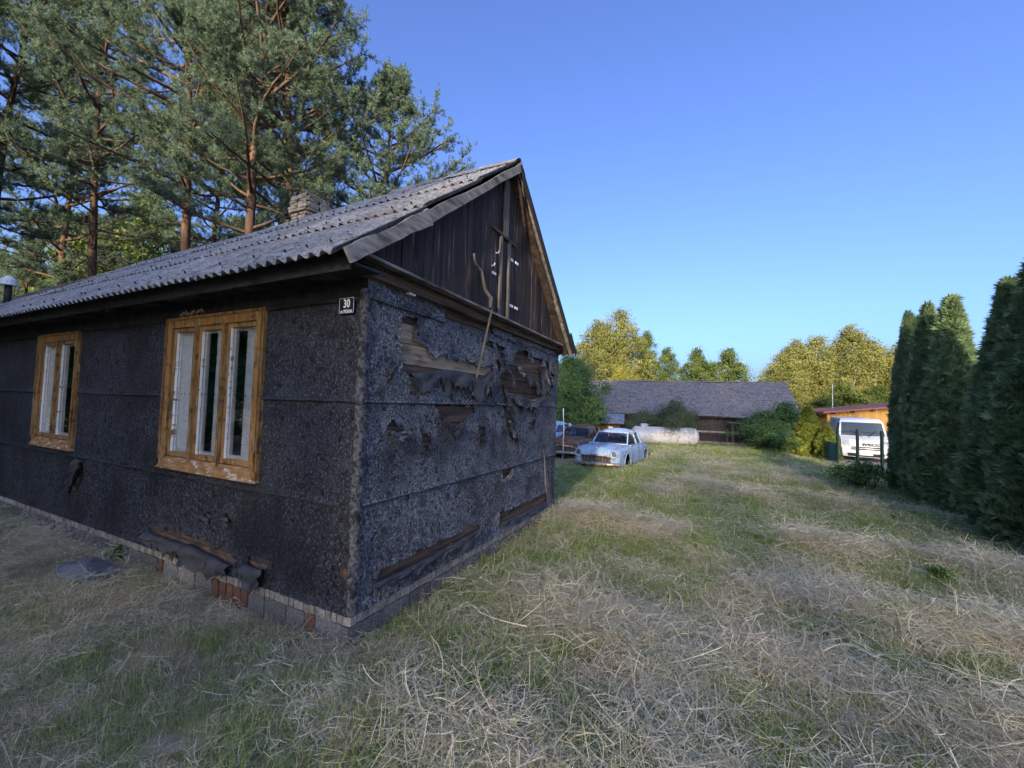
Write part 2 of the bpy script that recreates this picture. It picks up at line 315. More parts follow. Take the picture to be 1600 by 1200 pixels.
HOLES = [
 [(0.44, 2.84), (0.65, 2.86), (0.63, 2.62), (0.78, 2.63), (0.96, 2.5), (1.04, 2.46), (1.09, 2.53), (1.23, 2.56), (1.26, 2.5), (1.66, 2.52), (1.9, 2.47), (2.27, 2.51), (2.3, 2.43), (1.91, 2.27), (1.38, 2.36), (1.0, 2.33), (0.62, 2.25), (0.49, 2.31), (0.52, 2.46), (0.46, 2.57)],
 [(2.53, 2.39), (2.70, 2.50), (2.93, 2.66), (3.07, 2.83), (3.38, 2.89), (3.7, 2.78), (4.11, 2.83), (4.05, 2.5), (4.16, 2.12), (3.66, 2.04), (3.3, 2.10), (2.73, 2.13), (2.58, 2.23)],
 [(1.07, 1.98), (1.88, 1.97), (1.9, 1.9), (1.43, 1.68), (1.16, 1.83)],
 [(0.30, 1.76), (0.40, 1.83), (0.48, 1.72), (0.65, 1.69), (0.46, 1.65)],
 [(0.80, 1.79), (0.85, 1.67), (0.97, 1.63), (0.99, 1.49), (0.86, 1.52)],
 [(2.00, 1.72), (2.13, 1.70), (2.17, 1.53), (2.06, 1.50)],
 [(2.66, 2.06), (3.04, 1.74), (3.23, 1.42), (3.0, 1.44), (2.75, 1.79)],
 [(2.02, 2.87), (2.29, 2.85), (2.32, 2.75), (1.99, 2.79)],
 [(0.32, 0.41), (0.98, 0.41), (2.11, 0.42), (2.08, 0.33), (0.95, 0.29), (0.24, 0.30)],
 [(2.68, 0.42), (4.45, 0.41), (4.55, 0.23), (2.69, 0.27)],
 [(2.70, 1.05), (3.09, 1.02), (2.79, 0.82)],
 [(0.79, 1.60), (0.93, 1.64), (1.0, 1.50)],
 [(4.28, 2.80), (4.40, 2.76), (4.36, 2.30), (4.30, 2.35)], [(4.48, 2.62), (4.66, 2.58), (4.62, 2.36), (4.52, 2.30)], [(3.6, 1.72), (3.85, 1.76), (3.8, 1.60)], [(2.36, 2.86), (2.7, 2.80), (2.5, 2.70)], [(2.40, 2.62), (2.55, 2.60), (2.50, 2.42)]]
HOLES_L = [[(3.46, .40), (2.28, .41), (1.61, .33), (1.68, .21), (2.35, .27), (3.39, .30)], [(1.43, .37), (1.07, .41), (1.13, .27), (1.38, .27)],
 [(5.62, .99), (5.3, .89), (5.41, .62), (5.76, .48), (5.66, .79)], [(.17, .53), (.04, .53), (.03, .41), (.17, .39)], [(2.27, .68), (2.14, .72), (2.13, .65), (2.24, .63)], [(1.87, .75), (1.75, .77), (1.76, .68)], [(2.25, .60), (2.14, .62), (2.16, .56)]]
WIN1 = (1.33, 3.22, 1.14, 2.93); WIN2 = (5.71, 7.24, 1.14, 2.92)
OPEN_L = [(WIN1[0] + .10, WIN1[1] - .10, WIN1[2] + .09, WIN1[3] - .09), (WIN2[0] + .10, WIN2[1] - .10, WIN2[2] + .09, WIN2[3] - .09)]
# wall planks under the felt, each board on its own
zb = .13; row = 0
while zb < 3.16:
    h = .205 + rng.uniform(-.012, .012); zt = min(zb + h, 3.17)
    for x0, x1 in ((.0, 2.335), (2.34, WID)):
        pale = (x0 < 1 and 2.20 < zb < 2.62) or (x0 < 1 and 1.6 < zb < 1.95 and rng.random() < .5)
        mb = MB(); e = rng.uniform(0, .004); mb.box((x0, -e, zb + .004), (x1, .10, zt - .003))
        mb.build('wall_plank', M['plank_pale' if pale else 'plank_dark'], house)
    if zb < 1.05:
        mb = MB(); mb.box((-rng.uniform(0, .004), .10, zb + .004), (.10, 9.0, zt - .003)); mb.build('wall_plank', M['plank_dark'], house)
    zb += h
# solid wall behind, with the window openings left free
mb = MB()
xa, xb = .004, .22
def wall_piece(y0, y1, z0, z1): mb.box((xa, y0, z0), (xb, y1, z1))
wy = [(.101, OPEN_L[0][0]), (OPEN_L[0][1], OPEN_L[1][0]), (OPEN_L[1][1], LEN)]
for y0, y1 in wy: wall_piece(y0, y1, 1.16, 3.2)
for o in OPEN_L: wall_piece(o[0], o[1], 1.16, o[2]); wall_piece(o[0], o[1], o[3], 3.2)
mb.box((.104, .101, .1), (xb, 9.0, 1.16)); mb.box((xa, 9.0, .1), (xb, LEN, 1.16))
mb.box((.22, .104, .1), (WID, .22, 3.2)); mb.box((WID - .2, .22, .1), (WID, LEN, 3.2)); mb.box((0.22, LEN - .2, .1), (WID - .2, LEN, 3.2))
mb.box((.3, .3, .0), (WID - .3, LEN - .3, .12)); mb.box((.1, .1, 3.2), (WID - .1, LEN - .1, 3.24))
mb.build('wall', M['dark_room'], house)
# felt: gable rows, then the window wall rows
felt_sheet(.0, WID, .13, 1.12, HOLES, [], GAB, M['felt_worn'], seed=1, base=.012)
felt_sheet(.0, WID, 1.06, 2.03, HOLES, [], GAB, M['felt_worn'], seed=2, base=.020)
felt_sheet(.0, 2.345, 1.985, 2.965, HOLES, [], GAB, M['felt_worn'], seed=3, base=.028)
felt_sheet(2.32, WID, 1.985, 2.99, HOLES, [], GAB, M['felt_worn'], seed=4, base=.034, wr=.03, jag=.06)
felt_sheet(.0, 1.19, 2.915, 3.16, [], [], GAB, M['felt_worn'], seed=6, base=.034)
felt_sheet(2.3, WID, 2.96, 3.14, [[(2.7, 3.2), (2.9, 3.03), (3.3, 3.06), (3.6, 3.2)]], [], GAB, M['felt_worn'], seed=8, base=.030, wr=.04, jag=.08)
felt_sheet(.0, 12.0, .13, 1.12, HOLES_L, [], LFT, M['felt'], seed=11, base=.012, res=.03)
felt_sheet(.0, 12.0, 1.05, 2.03, [], OPEN_L, LFT, M['felt'], seed=12, base=.020, res=.03)
felt_sheet(.0, 12.0, 1.985, 2.955, [], OPEN_L, LFT, M['felt'], seed=13, base=.028, res=.03)
felt_sheet(.0, 12.0, 2.90, 3.2, [], [(1.40, 3.15, 2.8, 2.95), (5.8, 7.15, 2.8, 2.95)], LFT, M['tar'], seed=14, base=.036, res=.04)  # black top row, with the eave's shade put into its colour
# pale strip nailed over the corner
P = []
zs = np.linspace(.14, 3.0, 120)
for z in zs:
    w = .012 + .045 * float(fbm(z * 6, 1.0, 4)); w2 = .006 + .010 * float(fbm(z * 7, 3.0, 5))
    P.append([(-.038, w2, z), (-.040, -.036, z), (.5 * w, -.044, z), (w, -.042 + .008 * math.sin(z * 40), z)])
mb = MB(); mb.grid(P); mb.build('corner_strip', M['felt_edge'], house, True)
# torn flaps of felt that curl away from the holes
def flap(attach, lengths, mapf, r=.035, base=.03, n=26, seed=0, lean=.0, mat='felt_back', up=False):
    q = random.Random(seed); sx = [p[0] for p in attach]; P = []
    ts = np.linspace(0, 1, n); ln = np.interp(ts, np.linspace(0, 1, len(lengths)), lengths)
    axx = np.interp(ts, np.linspace(0, 1, len(attach)), [p[0] for p in attach]); axz = np.interp(ts, np.linspace(0, 1, len(attach)), [p[1] for p in attach])
    for i in range(n):
        L_ = ln[i] * (1 + .9 * (q.random() - .5) + .5 * (float(vnoise(i * .8, seed, 6)) - .5)); rr = r * (1 + .5 * (float(vnoise(i * .35, seed, 2)) - .5)); row_ = []
        for k in range(6):
            ph = PI * k / 5; row_.append((rr * (1 - math.cos(ph)), rr * math.sin(ph)))
        for k in range(1, 6):
            t = k / 5; row_.append((2 * rr + L_ * t * (lean + .10 * math.sin(i * .7 + seed)) + .012 * math.sin(t * 5 + i * .4), -L_ * t))
        P.append([mapf(axx[i] + .02 * math.sin(k * 1.3 + i), base + d, axz[i] + (z if not up else -z)) for k, (d, z) in enumerate(row_)])
    m_ = MB(); m_.grid(P); return m_.build('torn_flap', M[mat], house, True)
flap([(.60, 2.25), (1.0, 2.32), (1.38, 2.35), (1.66, 2.31)], [.06, .16, .12, .10, .22, .16, .19, .26], GAB, .04, .02, 34, 1)
flap([(1.62, 2.32), (1.91, 2.27), (2.05, 2.31)], [.10, .24, .20, .05], GAB, .045, .02, 18, 2, .1)
flap([(1.98, 2.29), (2.15, 2.36), (2.31, 2.43)], [.05, .22, .20, .28], GAB, .04, .02, 16, 3, .05)
flap([(.64, 2.86), (.70, 2.87), (.76, 2.85)], [.12, .22, .18], GAB, .02, .03, 10, 4, .3)
flap([(.30, 2.27), (.40, 2.34)], [.1, .05], GAB, .02, .02, 8, 5)
flap([(1.15, 1.82), (1.43, 1.67), (1.60, 1.75)], [.03, .07, .02], GAB, .025, .02, 14, 6)
flap([(.33, 1.70), (.46, 1.66), (.62, 1.68)], [.03, .06, .02], GAB, .03, .01, 14, 7, .4, 'felt_worn')
flap([(2.02, 1.53), (2.16, 1.52)], [.03, .05], GAB, .03, .01, 8, 8, .3, 'felt_worn')
flap([(2.58, 2.24), (2.75, 2.14), (3.1, 2.12), (3.66, 2.05), (4.1, 2.13)], [.05, .12, .06, .15, .10, .18, .06], GAB, .035, .03, 34, 9, .1, 'felt_worn')
for i, (s, z, w, l) in enumerate(((3.42, 2.86, .16, .16), (3.15, 2.55, .18, .10), (3.5, 2.42, .22, .14), (3.85, 2.36, .2, .2), (4.25, 2.42, .14, .18), (4.5, 2.5, .2, .16), (4.4, 2.22, .2, .12), (2.82, 2.44, .10, .18), (2.70, 2.56, .12, .14), (2.62, 2.72, .2, .1), (4.62, 2.74, .12, .2), (3.0, 1.95, .2, .22), (3.25, 2.0, .18, .12), (2.85, 1.72, .12, .2), (3.1, 1.5, .1, .2), (3.7, 1.98, .25, .1), (4.2, 2.66, .1, .25))):
    flap([(s - w / 2, z), (s, z + .02), (s + w / 2, z - .02)], [l * .5, l, l * .7], GAB, .022, .045, 9, 20 + i, .25, 'felt_worn' if i % 4 == 1 else 'felt_back')
flap([(.20, .30), (.60, .285), (.95, .29), (1.5, .31)], [.01, .05, .03, .07, .02, .06, .03], GAB, .026, .015, 44, 40, .15)
flap([(1.46, .30), (2.06, .33)], [.10, .12, .07, .03], GAB, .035, .02, 16, 41)
flap([(2.70, .27), (3.4, .25), (4.4, .22)], [.03, .06, .02, .07, .03], GAB, .025, .015, 34, 42, .15)
flap([(2.72, .84), (2.9, .93), (3.05, 1.0)], [.05, .03, .02], GAB, .02, .02, 10, 43, .2, 'felt_worn')
flap([(3.40, .28), (2.9, .27), (2.35, .27), (1.68, .21)], [.03, .08, .12, .09, .13, .08], LFT, .05, .015, 34, 50, .05)
flap([(1.42, .28), (1.25, .26), (1.12, .28)], [.10, .17, .08], LFT, .04, .02, 12, 51, .1)
flap([(5.32, .90), (5.5, .75), (5.6, .6)], [.08, .12, .05], LFT, .04, .02, 14, 52, .2)
flap([(5.55, 1.0), (5.35, .98)], [.14, .2], LFT, .03, .02, 9, 53, .3)
flap([(2.3, .66), (2.12, .64)], [.03, .04], LFT, .02, .02, 6, 54); flap([(1.9, .70), (1.76, .69)], [.03, .04], LFT, .02, .02, 6, 55)
# big headed roofing nails along the seams
mb = MB()
def nail(mapf, s, z, d):
    r = .010; mb.add([mapf(s + r * math.cos(k * PI / 3), d, z + r * math.sin(k * PI / 3)) for k in range(6)] + [mapf(s, d + .006, z)], [(k, (k + 1) % 6, 6) for k in range(6)])
for z, d in ((1.10, .047), (2.02, .052), (2.94, .055)):
    s = .04
    while s < WID:
        nail(GAB, s, z + rng.uniform(-.008, .008), d)
        if s < 7: nail(LFT, s + .05, z - .005 + rng.uniform(-.008, .008), d)
        s += rng.uniform(.07, .11)
for k in range(60):
    nail(GAB, .05 + rng.uniform(-.01, .01), .2 + k * .047, .052)
nl = mb.build('nail_heads', M['iron'], house); nl['kind'] = 'stuff'

for z, mapf, e in ((1.062, GAB, WID), (1.988, GAB, WID), (1.052, LFT, 12.0), (1.988, LFT, 12.0), (2.902, LFT, 12.0)):      # tar bead added to draw the shadow line under each lap
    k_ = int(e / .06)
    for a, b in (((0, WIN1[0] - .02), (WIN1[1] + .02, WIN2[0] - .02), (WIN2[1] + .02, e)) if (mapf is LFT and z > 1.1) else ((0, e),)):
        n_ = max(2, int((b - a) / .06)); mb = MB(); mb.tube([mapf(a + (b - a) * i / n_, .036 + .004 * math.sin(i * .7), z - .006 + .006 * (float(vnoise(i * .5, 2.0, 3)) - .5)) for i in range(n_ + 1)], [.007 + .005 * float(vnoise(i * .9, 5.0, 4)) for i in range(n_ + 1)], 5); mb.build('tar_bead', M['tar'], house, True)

# foundation: mortar bed, slag blocks and a course of bricks on edge
mb = MB(); mb.box((-.005, -.005, -.30), (WID + .005, LEN, .125)); mb.build('foundation', M['mortar'], house)
brk = MB(); brk.box((0, 0, 0), (.062, .09, .076)); bme = brk.mesh('brick', M['brick_pale'])
def place(me, name, loc, rz, sc=(1, 1, 1), parent=house):
    o = link(name, me, parent); o.location = loc; o.rotation_euler = (0, 0, rz); o.scale = sc; return o
s = -.02; k = 0
while s < WID and k < 75:
    place(bme, 'brick', (s, -.032 + rng.uniform(-.004, .006), .048 + rng.uniform(-.003, .003)), rng.uniform(-.03, .03), (rng.uniform(.9, 1.08), 1, rng.uniform(.92, 1.05))); s += .071; k += 1
s = .06; k = 0
while k < 110:
    place(bme, 'brick', (.06 + rng.uniform(-.006, .004), s - .0, .048 + rng.uniform(-.003, .003)), PI / 2 + rng.uniform(-.03, .03), (rng.uniform(.9, 1.08), 1, rng.uniform(.92, 1.05))); s += .071; k += 1
blk = MB(); blk.hexa([(0.004, 0, 0), (.99, .005, 0), (1, .1, 0), (0, .1, 0), (0, .01, 1), (.985, 0, .985), (1, .1, 1), (0, .1, .99)]); kme = blk.mesh('foundation_block', M['block']); kme2 = kme.copy(); kme2.materials[0] = M['brick_red']
s = -.03
while s < WID - .1:
    w = rng.uniform(.24, .42); place(kme, 'foundation_block', (s, -.024 + rng.uniform(-.004, .004), -.19), 0, (min(w - .018, WID + .03 - s), 1, .222)); s += w
s = .08; reds = (0.30, 1.5, 1.64, 1.78, 2.9)
while s < 9.5:
    red = any(abs(s - q) < .16 for q in reds); w = rng.uniform(.10, .16) if red else rng.uniform(.25, .42)
    o = place(kme2 if red else kme, 'foundation_block', (-.024 + rng.uniform(-.004, .004), s + w - .012, -.21), -PI / 2, (w - .014, 1, .245)); s += w

# windows
def window(name, win, lights, seed):
    y0, y1, z0, z1 = win; q = random.Random(seed); B = .125
    mb = MB(); xo, xi = -.062, .05
    mb.hexa([(xo, y0, z0 + .02), (xi, y0, z0 + .02), (xi, y0 + B, z0 + .14), (xo, y0 + B, z0 + .14), (xo, y0, z1), (xi, y0, z1), (xi, y0 + B, z1 - B), (xo, y0 + B, z1 - B)])
    mb.hexa([(xo, y1 - B, z0 + .14), (xi, y1 - B, z0 + .14), (xi, y1, z0 + .02), (xo, y1, z0 + .02), (xo, y1 - B, z1 - B), (xi, y1 - B, z1 - B), (xi, y1, z1), (xo, y1, z1)])
    mb.hexa([(xo - .002, y0, z1), (xi, y0, z1), (xi, y0 + B, z1 - B), (xo - .002, y0 + B, z1 - B), (xo - .002, y1, z1), (xi, y1, z1), (xi, y1 - B, z1 - B), (xo - .002, y1 - B, z1 - B)])
    w = mb.build('window', M['ochre'], house)
    mb = MB(); mb.hexa([(xo - .03, y0 - .01, z0 - .01), (xi, y0 - .01, z0 - .01), (xi, y0 + B, z0 + .125), (xo + .012, y0 + B, z0 + .125), (xo - .03, y1 + .01, z0 - .01), (xi, y1 + .01, z0 - .01), (xi, y1 - B, z0 + .125), (xo + .012, y1 - B, z0 + .125)])
    mb.build('sill', M['ochre_bare'], w)
    mb = MB()                                     # thin bead round the casing
    for a, b in (((y0 + .02, z0 + .1), (y0 + .02, z1 - .02)), ((y1 - .02, z0 + .1), (y1 - .02, z1 - .02)), ((y0 + .02, z1 - .02), (y1 - .02, z1 - .02))):
        mb.beam((xo - .008, a[0], a[1]), (xo - .008, b[0], b[1]), .016, .03)
    mb.build('casing_bead', M['ochre'], w)
    for i, (a, b, drape) in enumerate(lights):
        f = .052; za, zc = z0 + .135, z1 - .125
        mb = MB(); xs0, xs1 = -.035, .012
        mb.box((xs0, a, za), (xs1, a + f, zc)); mb.box((xs0, b - f, za), (xs1, b, zc)); mb.box((xs0 + .001, a + f, za), (xs1, b - f, za + f)); mb.box((xs0 + .001, a + f, zc - f), (xs1, b - f, zc))
        mb.build('sash', M['ochre'], w)
        mb = MB(); r = .008                        # flaking putty round the pane
        for k in range(26):
            t = k / 26; zz = za + f + (zc - za - 2 * f) * t; hh = (zc - za - 2 * f) / 26
            for yy in (a + f, b - f):
                g_ = q.uniform(.004, .015); mb.box((-.028, yy - (g_ if yy > a + .1 else 0), zz), (-.006, yy + (g_ if yy < a + .1 else 0), zz + hh))
        mb.build('putty', M['putty'], w)['kind'] = 'stuff'
        mb = MB(); mb.poly([(-.004, a + f, za + f), (-.004, b - f, za + f), (-.004, b - f, zc - f), (-.004, a + f, zc - f)]); mb.build('pane', M['glass'], w)
        # inner white casement close behind the glass
        mb = MB(); f2 = .03
        for yy in (a + .035, b - f2 - .035): mb.box((.016, yy, za + .03), (.055, yy + f2, zc - .03))
        mb.box((.017, a + f2 + .035, za + .03), (.054, b - f2 - .035, za + .085)); mb.box((.017, a + f2 + .035, zc - .08), (.054, b - f2 - .035, zc - .03))
        if drape == 'bar': mb.box((.02, a + f + .006, za + .05), (.06, a + f + .20, zc - .05))
        if drape == 'bar2': mb.box((.02, a + f + .03, za + .05), (.06, a + f + .085, zc - .05)); mb.box((.03, a + f + .10, za + .05), (.07, a + f + .235, zc - .05))
        mb.build('inner_sash', M['white_wood'], w)
        if drape == 'full':
            P = [[(.03 + .004 * math.sin(k * 1.1), a + .05 + (b - a - .1) * k / 30, zz) for zz in (za + .04, (za + zc) / 2, zc - .04)] for k in range(31)]
            mb = MB(); mb.grid(P); mb.build('curtain', M['curtain'], w, True)
        if drape == 'half':
            P = [[(.06 + .006 * math.sin(k * 1.1), a + .05 + (b - a - .1) * k / 30, zz) for zz in (za + .04, za + (zc - za) * .42)] for k in range(31)]
            mb = MB(); mb.grid(P); mb.build('curtain', M['curtain'], w, True)
        mb = MB()                                  # hinges and catches
        for t in (.12, .5, .86):
            zz = za + (zc - za) * t; mb.box((-.043, a + .012, zz), (-.035, a + .03, zz + .06))
        mb.build('hinge', M['white_enamel'], w)['kind'] = 'stuff'
    mb = MB()
    for i in range(len(lights) - 1):
        ym = (lights[i][1] + lights[i + 1][0]) / 2; mb.beam((-.048, ym, z0 + .10), (-.048, ym, z1 - .125), .045, .055, (1, 0, 0))
    mb.build('mullion', M['ochre'], w)
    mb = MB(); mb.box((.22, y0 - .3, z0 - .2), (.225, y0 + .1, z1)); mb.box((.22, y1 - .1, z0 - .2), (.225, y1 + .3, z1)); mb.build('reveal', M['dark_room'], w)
    return w
w1 = window('window', WIN1, [(1.455, 2.0, 'bar2'), (2.03, 2.555, 'bar'), (2.585, 3.095, 'full')], 1)
w1['label'] = 'three light ochre window nearest the house corner'
w2 = window('window', WIN2, [(5.835, 6.46, 'bar'), (6.49, 7.115, 'full')], 2)
w2['label'] = 'two light ochre window farther along the dark wall'
# torn felt lump over the window head
mb = MB()
for i in range(9): mb.tube([(-.045 - .02 * (i % 2), 2.95 - i * .055, 2.935), (-.06, 2.92 - i * .055, 2.965 + .02 * (i % 3)), (-.04, 2.90 - i * .055, 2.95)], [.012, .02, .006], 5)
mb.build('felt_scrap', M['plank_pale'], house, True)

# number plate
def text_obj(name, body, size, mat, parent, origin, xdir, ydir, sx=1.0, depth=.0006, bold=0.0):
    cu = bpy.data.curves.new(name, 'FONT'); cu.body = body; cu.size = size; cu.align_x = 'CENTER'; cu.align_y = 'CENTER'; cu.extrude = depth; cu.offset = bold; cu.resolution_u = 3
    tmp = bpy.data.objects.new(name + '_tmp', cu); COL.objects.link(tmp); bpy.context.view_layer.update()
    me = bpy.data.meshes.new_from_object(tmp.evaluated_get(bpy.context.evaluated_depsgraph_get())); bpy.data.objects.remove(tmp); bpy.data.curves.remove(cu)
    X = Vector(xdir).normalized(); Y = Vector(ydir).normalized(); Z = X.cross(Y); O = Vector(origin)
    me.transform(Matrix(((X.x * sx, Y.x, Z.x, O.x), (X.y * sx, Y.y, Z.y, O.y), (X.z * sx, Y.z, Z.z, O.z), (0, 0, 0, 1))))
    me.materials.clear(); me.materials.append(mat); me.name = name
    return link(name, me, parent)
mb = MB(); mb.box((-.062, .055, 2.775), (-.054, .250, 2.925)); plate = mb.build('number_plate', M['blue_plate'], house)
plate['label'] = 'dark blue enamel house number plate reading 30'
mb = MB()
for a, b in (((.063, 2.783), (.242, 2.783)), ((.063, 2.917), (.242, 2.917)), ((.063, 2.783), (.063, 2.917)), ((.242, 2.783), (.242, 2.917))): mb.beam((-.0627, a[0], a[1]), (-.0627, b[0], b[1]), .0022, .0022)
mb.build('plate_border', M['white_enamel'], plate)
text_obj('plate_number', '30', .105, M['white_enamel'], plate, (-.0632, .150, 2.864), (0, -1, 0), (0, 0, 1), .80, bold=.0022)
text_obj('plate_street', 'ul. PIĘKNA', .036, M['white_enamel'], plate, (-.0632, .152, 2.797), (0, -1, 0), (0, 0, 1), .85, bold=.0006)

# roof: corrugated sheets, three courses on each slope
RZ = 5.40; RX = 2.46; EX, EZ = -.50, 3.13; EXR, EZR = 4.98, 3.02; Y0 = -.30
def ridge_z(y): return RZ - .012 * max(0, y) + .015 * math.sin(y * .9)
PITCH = .131
def sheet_mesh(name, mat, waves=8, rows=4, L_=1.34, seed=0):
    n = waves * 10; P = MB(); T = []; q = random.Random(seed)
    for i in range(rows + 1):
        T.append([(j * PITCH / 10, L_ * i / rows, .021 * math.cos(2 * PI * j / 10)) for j in range(n + 1)])
    P.grid(T); P.grid([[(x, y, z - .008) for x, y, z in r] for r in T][::-1])
    for i in (0, rows): P.grid([[(x, y + (.0005 if i else -.0005), z) for x, y, z in T[i]], [(x, y + (.0005 if i else -.0005), z - .008) for x, y, z in T[i]]])
    for j in (0, n): P.grid([[T[i][j] for i in range(rows + 1)], [(T[i][j][0], T[i][j][1], T[i][j][2] - .008) for i in range(rows + 1)]])
    return P.mesh(name, mat, True)
smA = sheet_mesh('roof_sheet', M['eternit']); smM = smA.copy(); smM.materials[0] = M['eternit_moss']
roof = empty('roof', (0, 0, 0), 0, house)
def lay_slope(ex, ez, sgn):
    for c in range(20):
        y = Y0 + c * 1.045
        if y > LEN + .3: break
        rz_ = ridge_z(y); d = Vector((RX - ex, 0, rz_ - ez)); tl = d.length; d.normalize(); nrm = Vector((-d.z * sgn, 0, d.x * sgn)) if sgn > 0 else Vector((d.z, 0, -d.x))
        if nrm.z < 0: nrm = -nrm
        for r in range(3):
            lo = tl * r / 3 - .07 * (r == 0); st = (tl / 3 + .10) / 1.34
            if r == 2: st = (tl / 3 + .02) / 1.34
            p = Vector((ex, y, ez)) + d * lo + nrm * (.035 + .012 * r + rng.uniform(0, .008) - .0)
            o = link('roof_sheet', smM if (c > 7 + rng.random() * 3 and r == 2) or c > 13 else smA, roof)
            # local x -> along the ridge, y -> up the slope, z -> normal; tip the lower end up over the course below
            X = Vector((0, 1, 0)); Yv = (d - nrm * .012).normalized(); Zv = X.cross(Yv)
            if Zv.z < 0: X = -X; Zv = X.cross(Yv); p = p + Vector((0, 1.062, 0))
            Yv = Zv.cross(X)
            o.matrix_local = Matrix(((X.x, Yv.x * st, Zv.x, p.x), (X.y, Yv.y * st, Zv.y, p.y + rng.uniform(-.01, .01)), (X.z, Yv.z * st, Zv.z, p.z), (0, 0, 0, 1)))
lay_slope(EX, EZ, 1); lay_slope(EXR, EZR, -1)
mb = MB()                                        # boarding under the sheets
for ex, ez in ((EX + .10, EZ + .02), (EXR - .10, EZR + .02)):
    mb.hexa([(ex, Y0 + .06, ez - .06), (RX, Y0 + .06, RZ - .07), (RX, LEN + .2, ridge_z(LEN) - .07), (ex, LEN + .2, ez - .06), (ex, Y0 + .06, ez - .035), (RX, Y0 + .06, RZ - .045), (RX, LEN + .2, ridge_z(LEN) - .045), (ex, LEN + .2, ez - .035)])
mb.build('roof_boarding', M['plank_dark'], roof)
mb = MB(); mb.box((EX + .085, Y0 + .05, EZ - .10), (EX + .11, LEN, EZ + .05)); mb.build('eave_board', M['tar'], roof)
mb = MB(); mb.box((EX + .112, Y0 + .10, EZ - .02), (-.012, LEN, EZ + .0)); mb.build('soffit', M['tar'], roof)
for k in range(14):
    mb = MB(); mb.beam((EX + .15, .25 + k * .95, EZ - .07), (.0, .25 + k * .95, EZ + .02), .09, .08); mb.build('rafter_end', M['plank_dark'], roof)
# roofing hooks / bolts in rows
mb = MB()
for c in range(13):
    for r in range(3):
        for k in (1, 3, 5):
            if rng.random() < .35: continue
            y = Y0 + c * 1.045 + (k + 1) * PITCH; t = (r + .12 + rng.uniform(-.03, .03)) / 3; p = Vector((EX, y, EZ)).lerp(Vector((RX, y, ridge_z(y))), t); n_ = Vector((-.61, 0, .79)); p += n_ * (.085 + .012 * r)
            mb.tube([p - n_ * .02, p, p + n_ * .008], [.009, .010, .003], 6)
hk = mb.build('roof_bolts', M['iron'], roof); hk['kind'] = 'stuff'
# ridge caps on the near end only
capm = MB(); T = []
for j in range(9):
    t = -1 + 2 * j / 8; T.append([(t * .19, 0, .075 - .16 * abs(t) ** 1.3), (t * .19, .62, .09 - .16 * abs(t) ** 1.3)])
capm.grid(T); capm.grid([[(x, y, z - .008) for x, y, z in r] for r in T][::-1]); cpm = capm.mesh('ridge_cap', M['eternit'], True)
for k in range(4):
    y = Y0 - .01 + k * .56; o = link('ridge_cap', cpm, roof); o.location = (RX, y, ridge_z(y) + .03); o.rotation_euler = (rng.uniform(-.01, .01), rng.uniform(-.03, .03), 0)
# gable: boards, ledge, verge boards
def slope_z(x):
    return EZ + (x - EX) / (RX - EX) * (RZ - EZ) - .09 if x < RX else EZR + (EXR - x) / (EXR - RX) * (RZ - EZR) - .09
x = -.20; k = 0
while x < WID - .12:
    w = rng.choice((.13, .15, .17, .19, .20)); x1 = min(x + w, WID - .06); yj = -.115 - rng.uniform(0, .012); g_ = rng.uniform(.003, .011)
    zt0, zt1 = slope_z(x), slope_z(x1); zlo = 3.19 + rng.uniform(-.01, .01)
    if zt0 > zlo + .03 or zt1 > zlo + .03:
        zt0 = max(zt0, zlo + .01); zt1 = max(zt1, zlo + .01); pk = []
        mb = MB(); mb.hexa([(x, yj, zlo), (x1 - g_, yj - rng.uniform(-.004, .004), zlo), (x1 - g_, -.08, zlo), (x, -.08, zlo), (x, yj, zt0), (x1 - g_, yj, zt1), (x1 - g_, -.08, zt1), (x, -.08, zt0)])
        mb.build('gable_board', M['gable'], house)
    x = x1
mb = MB(); mb.prism([(-.15, -.075, 3.2), (WID - .1, -.075, 3.2), (RX, -.075, RZ - .2)], (0, .05, 0)); mb.build('gable_lining', M['plank_dark'], house)
mb = MB(); mb.hexa([(-.20, -.225, 3.215), (WID - .02, -.215, 3.115), (WID - .02, -.02, 3.13), (-.20, -.02, 3.23), (-.20, -.225, 3.24), (WID - .02, -.215, 3.14), (WID - .02, -.10, 3.20), (-.20, -.10, 3.27)]); mb.build('gable_ledge', M['grey_wood'], house)
mb = MB(); mb.hexa([(-.05, -.10, 3.10), (WID, -.10, 3.03), (WID, -.0, 3.03), (-.05, -.0, 3.10), (-.05, -.10, 3.21), (WID, -.10, 3.115), (WID, 0, 3.115), (-.05, 0, 3.21)]); mb.build('tie_beam', M['plank_dark'], house)
def verge(p0, p1, w, th, mat, wob, n=14, name='verge_board', w1=None):
    p0 = Vector(p0); p1 = Vector(p1); d = (p1 - p0).normalized(); u = Vector((0, 1, 0)).cross(d) * -1
    if u.z < 0: u = -u
    P = []
    for i in range(n + 1):
        t = i / n; c = p0.lerp(p1, t); ww = w + ((w1 or w) - w) * t; e = wob * (float(fbm(t * 5, 3.0, 7)) - .5); e2 = wob * (float(fbm(t * 6, 9.0, 8)) - .5)
        P.append([c + u * (ww / 2 + e), c + u * (ww / 2 + e) + Vector((0, th, 0)), c - u * (ww / 2 + e2) + Vector((0, th, 0)), c - u * (ww / 2 + e2)])
    m_ = MB(); m_.grid([r + [r[0]] for r in P]); m_.poly(P[0]); m_.poly(P[-1][::-1]); return m_.build(name, mat, roof)
verge((-.50, -.345, 3.10), (.44, -.365, 3.79), .12, .03, M['grey_wood'], .05, w1=.13)
verge((.36, -.335, 3.72), (2.50, -.335, 5.385), .115, .028, M['grey_wood'], .05, w1=.085)
verge((2.44, -.335, 5.37), (4.98, -.335, 3.03), .085, .03, M['moss_wood'], .02)
